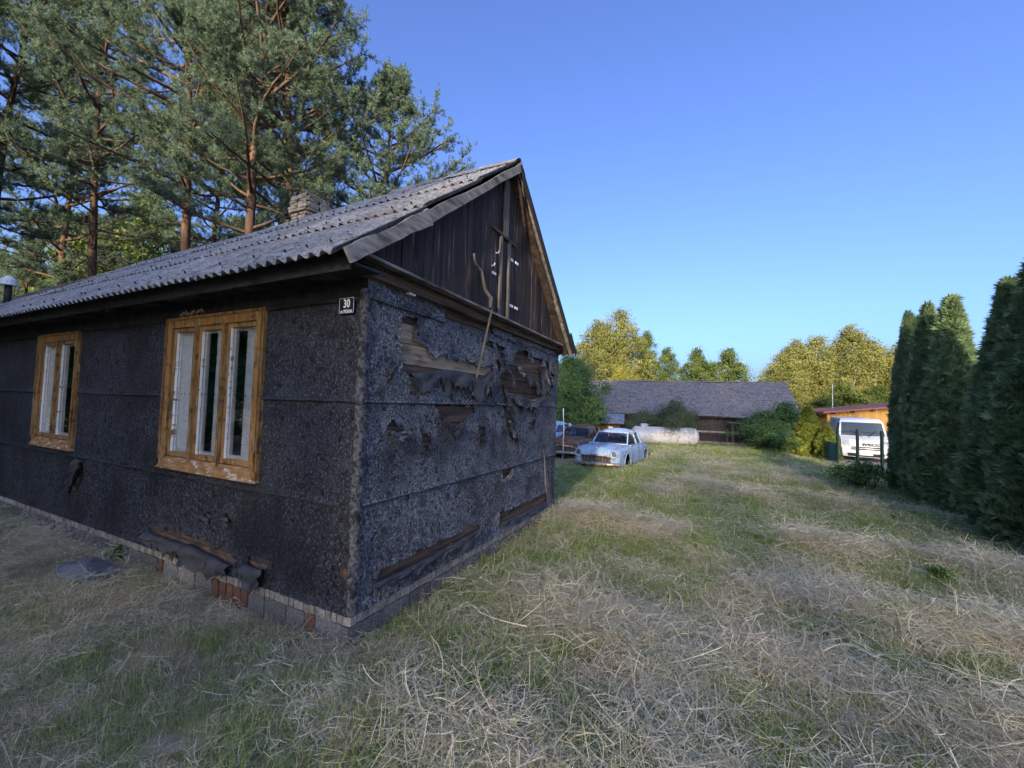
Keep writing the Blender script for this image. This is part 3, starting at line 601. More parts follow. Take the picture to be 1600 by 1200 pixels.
verge((4.70, -.36, 3.34), (5.06, -.36, 3.0), .07, .025, M['moss_wood'], .02)
# hatch in the gable and the bits fixed to it
for x0, zt in ((2.25, 4.32), (2.50, 4.36)):
    mb = MB(); mb.box((x0, -.158, 3.22), (x0 + .05, -.128, zt)); mb.build('hatch_batten', M['grey_wood_v'], house)
mb = MB(); mb.box((2.33, -.155, 4.34), (2.47, -.13, 5.19)); mb.build('pale_board', M['grey_wood_v'], house)
mb = MB(); mb.beam((2.03, -.15, 4.36), (2.72, -.15, 4.33), .02, .035); mb.build('hatch_head', M['plank_dark'], house)
for a, z in ((2.56, 4.10), (2.74, 4.10), (2.60, 3.43), (2.76, 3.43), (2.06, 3.755)):
    mb = MB(); mb.box((a, -.142, z - .018), (a + .10, -.132, z + .018)); mb.build('white_hinge_plate', M['white_enamel'], house)
for a, z in ((2.05, 3.84), (2.16, 4.05)):
    mb = MB(); mb.tube([(a, -.13, z), (a, -.17, z), (a, -.18, z + .03)], .01, 6); mb.build('insulator', M['white_enamel'], house)
mb = MB(); mb.tube([(1.35, -.15, 4.55), (1.7, -.2, 4.36), (2.05, -.17, 3.95), (2.06, -.16, 3.8)], .004, 5); mb.tube([(1.98, -.16, 4.0), (1.96, -.17, 3.6), (2.05, -.16, 3.3)], .003, 5); mb.build('cable', M['iron'], house)
# crooked stick and batten fixed to the gable
mb = MB(); mb.tube([(1.57, -.15, 3.84), (1.60, -.16, 3.72), (1.73, -.17, 3.66), (1.81, -.18, 3.45), (1.90, -.22, 3.36), (1.86, -.24, 3.22)], [.016, .018, .022, .024, .03, .02], 7); mb.build('crooked_branch', M['grey_wood_v'], house, True)
mb = MB(); mb.beam((1.92, -.235, 3.24), (1.77, -.07, 2.10), .026, .022); mb.build('batten', M['grey_wood_v'], house)
mb = MB(); mb.box((.50, -.085, 3.075), (.60, -.045, 3.135)); bx = mb.build('junction_box', M['white_enamel'], house)
mb = MB(); mb.tube([(4.20, -.07, 1.22), (4.26, -.075, .95), (4.30, -.08, .6), (4.42, -.10, .22)], [.008, .016, .02, .014], 7); mb.build('loose_stick', M['grey_wood_v'], house, True)
# chimney of old brick with a stepped head, standing on the ridge
chim = empty('chimney', (2.80, 4.55, .76), 0, house); chim.scale = (.84, .84, .855)
br = MB(); br.box((-.122, -.056, 0), (.122, .056, .062)); cme = br.mesh('chimney_brick', M['chim'])
mb = MB(); mb.box((-.225, -.225, 4.9), (.225, .225, 6.06)); mb.build('chimney_core', M['mortar'], chim)
z = 5.05; k = 0
while z < 6.06:
    ring = .0 if k < 9 else (.05 if k in (9, 10) else .025); hw = .245 + ring
    for s_ in range(4):
        a = s_ * PI / 2
        for t in (-1, 1):
            off = t * (hw * .5) + (.0 if k % 2 else .03 * t)
            lx, ly = (off, -hw) ; X = lx * math.cos(a) - ly * math.sin(a); Yv = lx * math.sin(a) + ly * math.cos(a)
            o = link('chimney_brick', cme, chim); o.location = (X, Yv, z + rng.uniform(-.003, .003)); o.rotation_euler = (0, 0, a + rng.uniform(-.03, .03)); o.scale = (hw / .262, 1, rng.uniform(.95, 1.05))
    z += .074; k += 1
mb = MB(); mb.box((-.31, -.31, 6.09), (.31, .31, 6.115)); mb.hexa([(-.30, -.30, 6.116), (.30, -.30, 6.116), (.30, .30, 6.116), (-.30, .30, 6.116), (-.24, -.24, 6.16), (.24, -.24, 6.16), (.24, .24, 6.16), (-.24, .24, 6.16)]); mb.build('chimney_cap', M['chim'], chim)
# vent pipe with a pale cowl far along the roof
mb = MB(); mb.tube([(1.0, 13.6, 4.1), (1.0, 13.6, 4.75)], .07, 10); vp = mb.build('vent_pipe', M['iron'], house, True)
mb = MB(); mb.tube([(1.0, 13.6, 4.70), (1.0, 13.6, 4.84), (1.0, 13.6, 4.95)], [.16, .16, .04], 12); mb.build('vent_cowl', M['white_enamel'], vp)

# ------------------------------------------------------------------ vegetation meshes
def unit(v): return v / (np.linalg.norm(v, axis=-1, keepdims=True) + 1e-9)
def leaf_quads(rg, C_, size, up=.5, aspect=.55):
    """rhombic leaves at centres C_, random facing leaning upward"""
    n = len(C_); nrm = unit(rg.normal(size=(n, 3)) + np.array([0, 0, up])); t = unit(np.cross(nrm, rg.normal(size=(n, 3)))); b = np.cross(nrm, t)
    L_ = (size * rg.uniform(.6, 1.3, n))[:, None]; w = L_ * aspect
    V = np.stack([C_ - t * L_ * .5, C_ + b * w * .5 - t * L_ * .05, C_ + t * L_ * .5 - nrm * L_ * .12, C_ - b * w * .5 - t * L_ * .05], 1).reshape(-1, 3)
    F = np.arange(n * 4).reshape(n, 4); return V, F
def pine(seed, H, cb, R, nb=66, lean=(0, 0), needles=26, fork=False, dead=14):
    """Scots pine: tapering trunk, rising limbs, needle tufts along the twigs"""
    rg = np.random.default_rng(seed); q = random.Random(seed); mb = MB()
    def trunk_at(z): t = z / H; return np.array([lean[0] * t * t + .18 * math.sin(t * 5 + seed), lean[1] * t * t + .18 * math.cos(t * 4.3 + seed) - .18 * math.cos(seed), z])
    zs = np.linspace(-.3, H, 16); mb.tube([trunk_at(z) for z in zs], [max(.02, (.20 * (1 - z / H) ** .8 + .01) * (1.25 if z < .3 else 1)) for z in zs], 9)
    TP = []; TD = []; mb.m = 1
    def shoots(p, d, L_, step=.125):
        m_ = max(1, int(L_ / step))
        for i in range(m_):
            t = (i + q.random()) / m_; TP.append(p + d * L_ * t + rg.normal(size=3) * .035); TD.append(unit(d * .7 + np.array([0, 0, .55]) + rg.normal(size=3) * .35))
    for i in range(nb):
        t = (i + q.random()) / nb; z = cb + (H * .985 - cb) * t ** .9; az = i * 2.399 + q.uniform(-.4, .4)
        prof = (1 - t ** 2.0) * (.62 + .38 * min(1, t * 3.5)) * q.uniform(.65, 1.15); Lb = max(.5, R * prof); el = math.radians(-6 + 40 * t + q.uniform(-12, 14))
        p = trunk_at(z); d = np.array([math.cos(az) * math.cos(el), math.sin(az) * math.cos(el), math.sin(el)]); pts = [p]
        for k in range(5):
            d = unit(d + np.array([0, 0, .10]) + rg.normal(size=3) * .10); p = p + d * Lb / 5; pts.append(p)
            if k >= 1:
                for s_ in (-1, 1, -1)[:(3 if k > 2 else 2)]:
                    side = unit(np.cross(d, [0, 0, 1.0])) * s_; sd_ = unit(d * q.uniform(.5, 1.0) + side * q.uniform(.5, 1.0) + np.array([0, 0, q.uniform(.0, .45)]))
                    Ls = Lb * q.uniform(.16, .34) * (1.15 - .12 * k) + .18; p0 = p - d * Lb / 5 * q.random(); mb.tube([p0, p0 + sd_ * Ls * .5, p0 + sd_ * Ls], [.014, .009, .004], 3, False)
                    shoots(p0 + sd_ * Ls * .25, sd_, Ls * .8)
                    for e in range(7):
                        td = unit(sd_ * .6 + rg.normal(size=3) * .75 + np.array([0, 0, .35])); shoots(p0 + sd_ * Ls * q.uniform(.4, 1.0), td, q.uniform(.2, .42))
        r0 = .018 + .016 * Lb; mb.tube(pts, [r0 * (1 - .16 * k) for k in range(6)], 5, False); shoots(pts[-2], unit(pts[-1] - pts[-2]), Lb / 5 + .15, .1)
    for i in range(dead):                         # bare dead limbs below the crown
        z = cb - .3 - q.random() * min(cb * .5, 4.5); az = q.uniform(0, 6.28); Lb = q.uniform(.6, 2.4); p = trunk_at(z); d = np.array([math.cos(az), math.sin(az), q.uniform(-.1, .35)]); pts = [p]
        for k in range(4):
            d = unit(d + rg.normal(size=3) * .22); p = p + d * Lb / 4; pts.append(p)
            if k > 0:
                e = unit(d + rg.normal(size=3) * .6); mb.tube([p, p + e * Lb * .16, p + e * Lb * .3 + rg.normal(size=3) * .05], [.008, .006, .003], 3, False)
        mb.tube(pts, [.024, .018, .013, .009, .004], 4, False)
    TP = np.array(TP); TD = np.array(TD); n = len(TP); sh = np.clip(.15 + .75 * rg.random(n), 0, 1)
    A = np.repeat(TP, needles, 0); D = np.repeat(TD, needles, 0); m_ = len(A)
    ax = rg.random(m_)[:, None]; base = A + D * ax * .16
    dr = unit(D * rg.uniform(.15, .8, (m_, 1)) + unit(np.cross(D, rg.normal(size=(m_, 3)))) * .75); ln = rg.uniform(.08, .14, (m_, 1)); wd = unit(np.cross(dr, rg.normal(size=(m_, 3)))) * .0075
    V = np.stack([base - wd, base + wd, base + dr * ln], 1).reshape(-1, 3); F = np.arange(m_ * 3).reshape(-1, 3)
    shade = np.repeat(np.clip(np.repeat(sh, needles) + .15 * (rg.random(m_) - .5), 0, 1), 3)
    return mb.mesh('trunk', [M['bark'], M['limb']], True), np_mesh('crown', V, F, M['needle'], {'shade': shade})
def leafy(seed, H, R, cb, mat, bark, nclump=170, nleaf=190, size=.11, sig=.42, top=.55, droop=0.0, tr=.16, stems=1, lobes=0):
    rg = np.random.default_rng(seed); q = random.Random(seed); mb = MB()
    C_ = []
    for i in range(nclump):
        u = rg.normal(size=3); u /= np.linalg.norm(u); r = rg.random() ** .38
        t = (u[2] * r + 1) / 2; wv = (np.sin(np.pi * min(.98, (t * (1 - top) + top * t ** 1.4) ** .75 * .92 + .06))) ** .8
        az = math.atan2(u[1], u[0]); lump = 1 + .22 * math.sin(az * 3 + seed + t * 5) + .15 * math.sin(az * 5 - t * 7 + seed * 2)
        C_.append((u[0] * r * R * wv * lump * 1.15, u[1] * r * R * wv * lump * 1.15, cb + (H - cb) * t))
    C_ = np.array(C_)
    for s_ in range(stems):
        bx, by = (0, 0) if stems == 1 else (rg.normal() * R * .22, rg.normal() * R * .22)
        zs = np.linspace(-.3, H * (.9 if stems == 1 else q.uniform(.6, .85)), 9); w = rg.normal(size=2) * .12
        mb.tube([(bx * (1 + z / H) + w[0] * math.sin(z), by * (1 + z / H) + w[1] * math.cos(z * .8), z) for z in zs], [max(.012, tr * (1 - z / H) ** .9) for z in zs], 7)
    for c in C_[::3]:                             # limbs to the clumps
        z0 = max(cb * .6, c[2] - (abs(c[0]) + abs(c[1])) * .9 - .2); z0 = min(z0, H * .85); p0 = np.array([0, 0, z0]); mid = (p0 + c) / 2 + np.array([0, 0, .12]); mb.tube([p0, mid, c], [.02 + tr * .18, .012 + tr * .08, .006], 4, False)
    A = np.repeat(C_, nleaf, 0); m_ = len(A); s_ = sig * rg.uniform(.6, 1.25, nclump)
    off = rg.normal(size=(m_, 3)) * np.repeat(s_, nleaf)[:, None] * np.array([1, 1, .62 + droop]); off[:, 2] -= droop * np.abs(off[:, 2]) * .8
    V, F = leaf_quads(rg, A + off, size); csh = np.clip(.1 + .8 * rg.random(nclump), 0, 1)
    shade = np.repeat(np.clip(np.repeat(csh, nleaf) + .3 * (rg.random(m_) - .5), 0, 1), 4)
    return mb.mesh('trunk', bark, True), np_mesh('crown', V, F, mat, {'shade': shade})
def thuja(seed, H, R, mat, n=9500, lump=.10):
    rg = np.random.default_rng(seed); t = rg.random(n) ** .9; az = rg.random(n) * 2 * PI
    prof = np.where(t < .12, .82 + 1.5 * t, np.where(t < .34, 1.0, 1 - ((t - .34) / .67) ** 1.45)); prof = np.clip(prof, .03, 1)
    lu = 1 + lump * (np.sin(az * 2 + t * 9 + seed) + .8 * np.sin(az * 4 - t * 17 + seed * 2)) * .6
    tops = 1 + .05 * np.sin(az * 3 + seed)
    r = R * prof * lu * rg.uniform(.70, 1.06, n); z = H * t * tops
    P_ = np.stack([r * np.cos(az), r * np.sin(az), z], 1); out = np.stack([np.cos(az), np.sin(az), np.zeros(n)], 1)
    d = unit(out * rg.uniform(.15, .75, (n, 1)) + np.array([0, 0, 1.0]) * rg.uniform(.35, 1.0, (n, 1)) + rg.normal(size=(n, 3)) * .34)
    side = unit(np.cross(out, d) + rg.normal(size=(n, 3)) * .45); Vs = []
    k = 5; L0 = rg.uniform(.07, .20, (n, 1))
    for i in range(k):
        a = (i - (k - 1) / 2) * .42; di = unit(d * math.cos(a) + side * math.sin(a)); L_ = L0 * (1 - .25 * abs(a)); pe = unit(np.cross(di, np.cross(d, side))) * (.011 + .004 * rg.random((n, 1)))
        b = P_ + d * .01 * i; Vs.append(np.stack([b - pe * .5, b + di * L_ * .55 - pe * 1.3, b + di * L_, b + di * L_ * .55 + pe * 1.3], 1))
    V = np.stack(Vs, 1).reshape(-1, 3); F = np.arange(len(V)).reshape(-1, 4); sh = np.clip(.1 + .8 * rg.random(n), 0, 1)
    mb = MB(); mb.tube([(0, 0, -.2), (0, 0, H * .5), (.02, 0, H * .93)], [.07, .05, .015], 7)
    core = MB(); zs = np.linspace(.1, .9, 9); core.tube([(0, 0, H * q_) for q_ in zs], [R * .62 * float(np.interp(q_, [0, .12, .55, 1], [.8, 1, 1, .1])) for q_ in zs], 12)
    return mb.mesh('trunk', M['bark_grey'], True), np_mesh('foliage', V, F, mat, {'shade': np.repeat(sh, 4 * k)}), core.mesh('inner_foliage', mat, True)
def plant(name, meshes, loc, rz, sc, label, cat, group=None, parts=('trunk', 'crown'), tilt=(0, 0)):
    o = empty(name, (loc[0], loc[1], (loc[2] if len(loc) > 2 else gz(loc[0], loc[1]))), rz); o.rotation_euler = (tilt[0], tilt[1], rz)
    o.scale = sc if hasattr(sc, '__len__') else (sc, sc, sc)
    for p, m_ in zip(parts, meshes): link(p, m_, o)
    return tag(o, label, cat, group)

PINE = [pine(1, 24, 9.6, 4.3, nb=66, dead=34), pine(2, 23, 8.8, 4.6, nb=68, lean=(1.0, .4), dead=30), pine(3, 21, 7.4, 4.4, nb=66, dead=24), pine(4, 15, 2.2, 3.3, nb=52, dead=4), pine(5, 17.5, 5.8, 4.7, nb=66, dead=10)]
BIRCH = [leafy(11, 12, 2.8, 1.4, M['birchleaf'], M['bark_birch'], 230, 140, .17, .33, .3, .5, .15), leafy(12, 10.5, 3.1, 1.0, M['birchleaf'], M['bark_birch'], 230, 140, .17, .34, .3, .5, .14)]
LIME = [leafy(13, 9.5, 3.1, 1.2, M['limeleaf'], M['bark_grey'], 210, 140, .19, .34, .1, .0, .18), leafy(14, 12, 3.4, 1.3, M['limeleaf'], M['bark_grey'], 230, 140, .19, .38, .2, .0, .2)]
G1 = 'tall pines standing behind the house'
plant('pine_tree', PINE[0], (-18.9, 18.6), .3, 1.0, 'tall pine with a straight dark trunk, leftmost of the bare trunks', 'tree', G1)
plant('pine_tree', PINE[1], (-12.6, 15.7), 2.0, 1.0, 'tall pine with a reddish trunk left of the two trunks by the chimney', 'tree', G1)
plant('pine_tree', PINE[2], (-8.95, 14.3), 1.1, 1.0, 'pine with a lit red trunk just left of the chimney', 'tree', G1)
plant('pine_tree', PINE[1], (-8.3, 15.1), 2.4, .93, 'pine whose trunk rises right behind the chimney', 'tree', G1)
plant('pine_tree', PINE[4], (-5.6, 17.6), 3.0, .95, 'pine reaching lowest over the roof ridge, rightmost of the tall ones', 'tree', G1)
plant('pine_tree', PINE[3], (-3.1, 26.5), .4, 1.06, 'small sunlit pine top showing above the roof ridge', 'tree', G1)
plant('pine_tree', PINE[2], (-23.0, 15.2), 4.0, 1.0, 'pine at the left edge with branches reaching into the picture', 'tree', G1)
plant('pine_tree', PINE[1], (-21.6, 17.0), 1.0, 1.02, 'pine crown filling the top left corner of the picture', 'tree', G1)
plant('pine_tree', PINE[0], (-17.0, 23.5), 4.4, 1.0, 'pine standing back between the two leftmost trunks', 'tree', G1)
plant('pine_tree', PINE[0], (-12.3, 21.0), 1.9, .97, 'pine standing back behind the red trunked pine', 'tree', G1)
plant('pine_tree', PINE[2], (-26.5, 24.5), .9, 1.15, 'pine in the second row at the far left', 'tree', G1)
G2 = 'sunlit trees low behind the pines'
for i, (x, y, m_, s, l) in enumerate(((-35, 33, 1, .9, 'sunlit leafy tree behind the pines at the left edge'), (-30.0, 34, 0, 1.05, 'sunlit leafy tree seen left of the leftmost pine trunk'), (-25.5, 36, 1, .8, 'sunlit leafy tree seen behind the leftmost pine trunk'), (-22.0, 34, 0, .85, 'sunlit leafy tree seen right of the leftmost pine trunk'))):
    plant('broadleaf_tree', LIME[m_], (x, y), i * 1.7, (s * 1.6, s * 1.6, s * (1.9 if m_ == 0 else 1.6)), l, 'tree', G2)
plant('pine_tree', PINE[3], (-19.5, 29.5), 1.2, .72, 'young bushy pine low between the two leftmost trunks', 'tree', G2)
plant('pine_tree', PINE[3], (-29.0, 25.0), 3.2, .75, 'young bushy pine low at the left edge', 'tree', G2)
plant('pine_tree', PINE[3], (-24.5, 22.5), 5.2, .62, 'young bushy pine low in front of the far left trunks', 'tree', G2)
plant('pine_tree', PINE[3], (-14.5, 29.0), 2.2, .60, 'young pine with bare sky around it left of the chimney', 'tree', G2)
# the wood behind the photographer that shades the yard
G3 = 'pines of the wood behind the photographer'
qq = random.Random(77)
for i in range(11):                               # dense pines up-sun of the house
    x = -50.5 + i * 2.9 + qq.uniform(-.6, .6); y = -45 - (i % 3) * 2.6 + qq.uniform(-.8, .8)
    plant('pine_tree', PINE[3], (x, y), qq.uniform(0, 6), (1.9, 1.9, 1.74 + .10 * (i % 3)), 'pine of the shading wood behind the photographer', 'tree', G3)
for i in range(8):
    x = -50 + i * 3.9 + qq.uniform(-.6, .6); y = -41.5 + qq.uniform(-1.2, 1.2)
    plant('broadleaf_tree', LIME[i % 2], (x, y), qq.uniform(0, 6), (1.7, 1.7, 2.0), 'leafy tree of the shading wood behind the photographer', 'tree', 'leafy trees behind the photographer')
TALL = pine(6, 36, 28.2, 4.6, nb=60, dead=6)
for i in range(8):                                # unseen pines added up-sun to shade the barn; light passes below
    plant('pine_tree', TALL, (-25.0 + i * 2.9, -61 - (i % 2) * 3.0), i * 1.1, 1.0, 'high crowned pine behind the photographer up-sun of the barn', 'tree', 'high crowned pines behind the photographer')
AIRY = leafy(15, 28.5, 5.2, 10.0, M['limeleaf'], M['bark_grey'], 560, 34, .15, 1.0, .1, .0, .25)
for i in range(6):                                # unseen airy trees, added to filter warm sun onto the yard
    plant('broadleaf_tree', AIRY, (-21.5 + i * 4.3, -58 - (i % 2) * 2.0), i * 1.9, 1.0, 'airy tree behind the photographer up-sun of the yard', 'tree', 'airy trees behind the photographer')
for i, (x, y) in enumerate(((-19, -6), (-20.5, -1), (-22, 4), (-24, 9), (-17.5, -11), (-27, 1), (-29, 7))):
    plant('broadleaf_tree', LIME[i % 2], (x, y), qq.uniform(0, 6), (1.35, 1.35, 1.25), 'leafy tree of the wood left of the photographer', 'tree', 'leafy trees left of the photographer')

# trees beyond the barn
def tz(x, y): return (x, y, -.4)
GB = 'trees behind the left part of the barn'
plant('birch_tree', BIRCH[0], tz(9.6, 47), .2, (1.15, 1.15, 1.04), 'sunlit tree at the left behind the dark green bush', 'tree', GB)
plant('birch_tree', BIRCH[1], tz(12.2, 48), 1.2, (1.05, 1.05, 1.34), 'tallest sunlit birch behind the left end of the barn', 'tree', GB)
plant('broadleaf_tree', LIME[1], tz(15.6, 49), 2.2, (.62, .62, .98), 'dark narrow tree right of the tallest birch', 'tree', GB)
plant('broadleaf_tree', LIME[1], tz(17.9, 48.5), 4.2, (.5, .5, .82), 'slender dark tree, rightmost of the group behind the left barn end', 'tree', GB)
YEL = leafy(21, 4.6, 2.1, .5, M['yellowleaf'], M['bark_grey'], 110, 150, .10, .32, .5, .2, .07, stems=4)
plant('yellow_tree', YEL, tz(10.1, 38.5), .0, (1.0, 1.0, 1.42), 'low golden yellow crown just above the barn ridge', 'tree')
plant('broadleaf_tree', LIME[0], tz(19.9, 45), 1.0, (.72, .72, .94), 'left and darker of the two round trees above the barn', 'tree', 'round trees above the barn')
plant('broadleaf_tree', LIME[0], tz(23.4, 45.5), 3.4, (.85, .85, .95), 'right and lighter of the two round trees above the barn', 'tree', 'round trees above the barn')
GR = 'birches behind the orange shed'
for i, (x, y, m_, sx, sz, l) in enumerate(((26.6, 41.5, 1, .8, .80, 'leftmost birch, growing out behind the right end of the barn roof'), (28.4, 42.0, 0, .9, .83, 'second birch from the barn roof end'), (31.0, 42.5, 1, .95, 1.0, 'third birch from the barn roof end'),
        (33.9, 42.0, 0, 1.0, .97, 'tallest birch right of the middle of the birch row'), (36.2, 42.5, 1, .95, .98, 'birch behind the orange shed, second from the thuja hedge'), (38.2, 41.5, 0, .95, .80, 'birch beside the thuja hedge, rightmost visible of the row'), (41.5, 43, 1, 1.0, .9, 'birch mostly hidden by the thuja hedge'))):
    plant('birch_tree', BIRCH[m_], tz(x, y), i * 1.3, (sx, sx, sz), l, 'tree', GR)
for i, (x, y, l) in enumerate(((29.5, 37.5, 'low sunlit undergrowth bush left of the thin mast'), (33.2, 38.0, 'low sunlit undergrowth bush behind the orange shed roof'), (36.8, 37.5, 'low sunlit undergrowth bush beside the thuja hedge'))):
    plant('broadleaf_bush', (YEL[0], LIME[0][1]), tz(x, y), i * 2.0, (.85, .85, .52), l, 'bush', 'undergrowth below the birches')
# bushes by the barn
BUSH = [leafy(31, 3.0, 1.5, .25, M['bushleaf'], M['bark_grey'], 120, 150, .10, .26, .3, .1, .05, stems=6), leafy(32, 2.6, 1.8, .2, M['elderleaf'], M['bark_grey'], 120, 150, .09, .26, .4, .15, .05, stems=6), leafy(33, 4.6, 1.9, .3, M['bushleaf'], M['bark_grey'], 190, 170, .10, .3, .4, .0, .07, stems=5)]
for i, (x, y, sc) in enumerate(((-16.5, -2.0, 1.0), (-17.5, 1.2, 1.1), (-18.0, 4.6, 1.0), (-19.0, 7.8, 1.15), (-18.5, 11.0, .95), (-21.0, 6.0, 1.2))):  # unseen bushes added to darken what the window panes reflect
    plant('lilac_bush', BUSH[2], (x, y), i * 1.3, (1.25, 1.25, sc * .9), 'dark bush of the thicket left of the photographer', 'bush', 'thicket left of the photographer')
plant('lilac_bush', BUSH[2], (3.75, 26.6), .4, (.95, .95, 1.28), 'tall dark green bush beside the house corner behind the old cars', 'bush')
plant('lilac_bush', BUSH[2], (4.55, 28.3), 2.4, (.85, .85, .82), 'dark green bush overlapping the left end of the barn roof', 'bush')
plant('elder_bush', BUSH[1], (10.9, 28.0), .9, (1.05, .75, 1.12), 'grey green bush growing between the white tank and the barn', 'bush')
plant('elder_bush', BUSH[1], (9.0, 28.6), 2.9, (.75, .65, .85), 'smaller bush against the barn behind the left half of the white tank', 'bush')
GH = 'bushes along the right side of the yard'
plant('leafy_bush', BUSH[0], (15.4, 25.6), .2, (.95, .9, .82), 'dark green bush in front of the right end of the barn', 'bush', GH)
plant('leafy_bush', BUSH[0], (16.6, 25.4), 2.0, (.95, .95, 1.0), 'taller dark green bush touching the right barn roof end', 'bush', GH)
plant('leafy_bush', BUSH[0], (15.6, 23.0), 3.6, (.75, .75, .62), 'low dark bush left of the golden thuja', 'bush', GH)
GOLD = thuja(51, 2.6, .62, M['goldthuja'], 5200, .22)
TP3 = ('trunk', 'foliage', 'inner_foliage')
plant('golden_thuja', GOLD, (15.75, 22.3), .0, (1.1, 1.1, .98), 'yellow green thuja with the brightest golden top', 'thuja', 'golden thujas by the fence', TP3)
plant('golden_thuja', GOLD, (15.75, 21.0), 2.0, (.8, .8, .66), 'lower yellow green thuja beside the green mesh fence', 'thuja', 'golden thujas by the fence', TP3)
# thuja hedge on the right
THU = [thuja(41, 4.8, .47, M['thujaleaf'], 13000, .16), thuja(42, 4.6, .50, M['thujaleaf'], 13000, .20)]
GT = 'columnar thujas of the hedge on the right'
for i, (x, y, m_, sx, sz, rz, l) in enumerate(((10.98, 11.6, 0, .85, .985, .2, 'farthest thuja of the hedge, beside the white van'), (10.66, 10.95, 1, .80, .97, 1.4, 'second thuja from the van with a slightly lower top'), (10.05, 10.1, 0, .92, .945, 3.0, 'third thuja from the van, narrow with a pointed top'),
        (9.62, 9.15, 1, 1.08, .965, 5.2, 'fullest thuja, just left of the gap in the hedge'), (8.76, 7.35, 0, 1.15, .88, 4.1, 'thuja just right of the gap in the hedge'), (8.30, 6.55, 1, 1.1, .96, .8, 'tallest thuja at the right edge of the picture'), (7.7, 5.4, 0, 1.15, 1.0, 2.5, 'thuja outside the frame at the near end of the hedge'))):
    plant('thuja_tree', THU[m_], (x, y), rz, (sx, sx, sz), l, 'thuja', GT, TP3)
BRAM = leafy(61, .9, .65, .1, M['weed'], M['bark_grey'], 46, 60, .075, .14, .4, .0, .015, stems=6)
plant('bramble', BRAM, (10.15, 12.3), .5, (1.1, 1.0, .95), 'loose leafy bramble at the foot of the farthest thuja', 'shrub')
WEED = leafy(62, .34, .14, .02, M['weed'], M['weed'], 16, 40, .06, .05, .4, .0, .006, stems=3)
plant('weed', WEED, (5.3, 5.25), .0, .7, 'green leafy weed standing in the mown hay', 'plant', 'weeds in the meadow')
plant('weed', WEED, (-5.0, 5.6), 1.0, (.9, .9, .5), 'small weed beside the grey slab left of the house', 'plant', 'weeds in the meadow')


# ------------------------------------------------------------------ the barn
M['shingle'] = surf('barn_slates', [(.25, (.10, .093, .10)), (.55, (.20, .187, .197)), (.85, (.32, .30, .31))], (5, 5, 5), 6, .9, .4, .006, [((.06, .055, .06), (2.2, 2.2, 6), .56, .7, .6), ((.24, .19, .15), (.8, .8, 1.5), .58, .7, .5)], coord='World')
M['barn'] = surf('barn_planks', [(.25, (.022, .017, .017)), (.55, (.062, .045, .042)), (.85, (.12, .088, .078))], (20, 20, 1.2), 6, .9, .4, .01, [((.12, .065, .04), (3, 3, 1), .58, .7, .6)], coord='World')
M['stone'] = surf('rubble_stone', [(.25, (.07, .07, .08)), (.55, (.17, .17, .185)), (.85, (.30, .30, .31))], 5, 6, .95, .6, .03, rnd=.25)
BA = math.atan2(-.27, .963); barn = empty('barn', (18.8, 27.6, -.42), BA)
tag(barn, 'long low wooden barn with a grey slate roof across the yard', 'barn')
BL = 15.2
rg = np.random.default_rng(9); mb = MB(); x = -BL
while x < 0:                                       # front boards
    w = rg.uniform(.15, .21)
    if not (-13.2 < x < -11.4): mb.box((x, -rg.uniform(0, .03), 0), (x + w - .012, .05, 2.25))
    x += w
pw = mb.build('plank_wall', M['barn'], barn); pw['kind'] = 'stuff'
mb = MB(); mb.box((-BL, .06, -.1), (0, .1, 2.3)); mb.box((-BL, 5.9, -.1), (0, 6.0, 2.3)); mb.prism([(-.1, .1, -.1), (-.1, 5.9, -.1), (-.1, 5.9, 2.3), (-.1, 3.0, 4.35), (-.1, .1, 2.3)], (.06, 0, 0)); mb.prism([(-BL, .1, -.1), (-BL, 5.9, -.1), (-BL, 5.9, 2.3), (-BL, 3.0, 4.35), (-BL, .1, 2.3)], (.06, 0, 0)); mb.build('wall_frame', M['barn'], barn)
for i in range(24):                                # rubble pier
    cx, cz = -13.1 + (i % 4) * .45 + rg.uniform(-.06, .06), .15 + (i // 4) * .37; mb = MB(); a = [rg.uniform(.12, .2) for _ in range(4)]
    mb.hexa([(cx - a[0], -.06, cz - .16), (cx + a[1], -.07, cz - .15), (cx + a[1], .05, cz - .16), (cx - a[0], .05, cz - .16), (cx - a[2], -.08, cz + .15), (cx + a[3], -.06, cz + .16), (cx + a[3], .05, cz + .16), (cx - a[2], .05, cz + .15)]); mb.build('stone', M['stone'], barn)
broof = empty('barn_roof', (0, 0, 0), 0, barn)
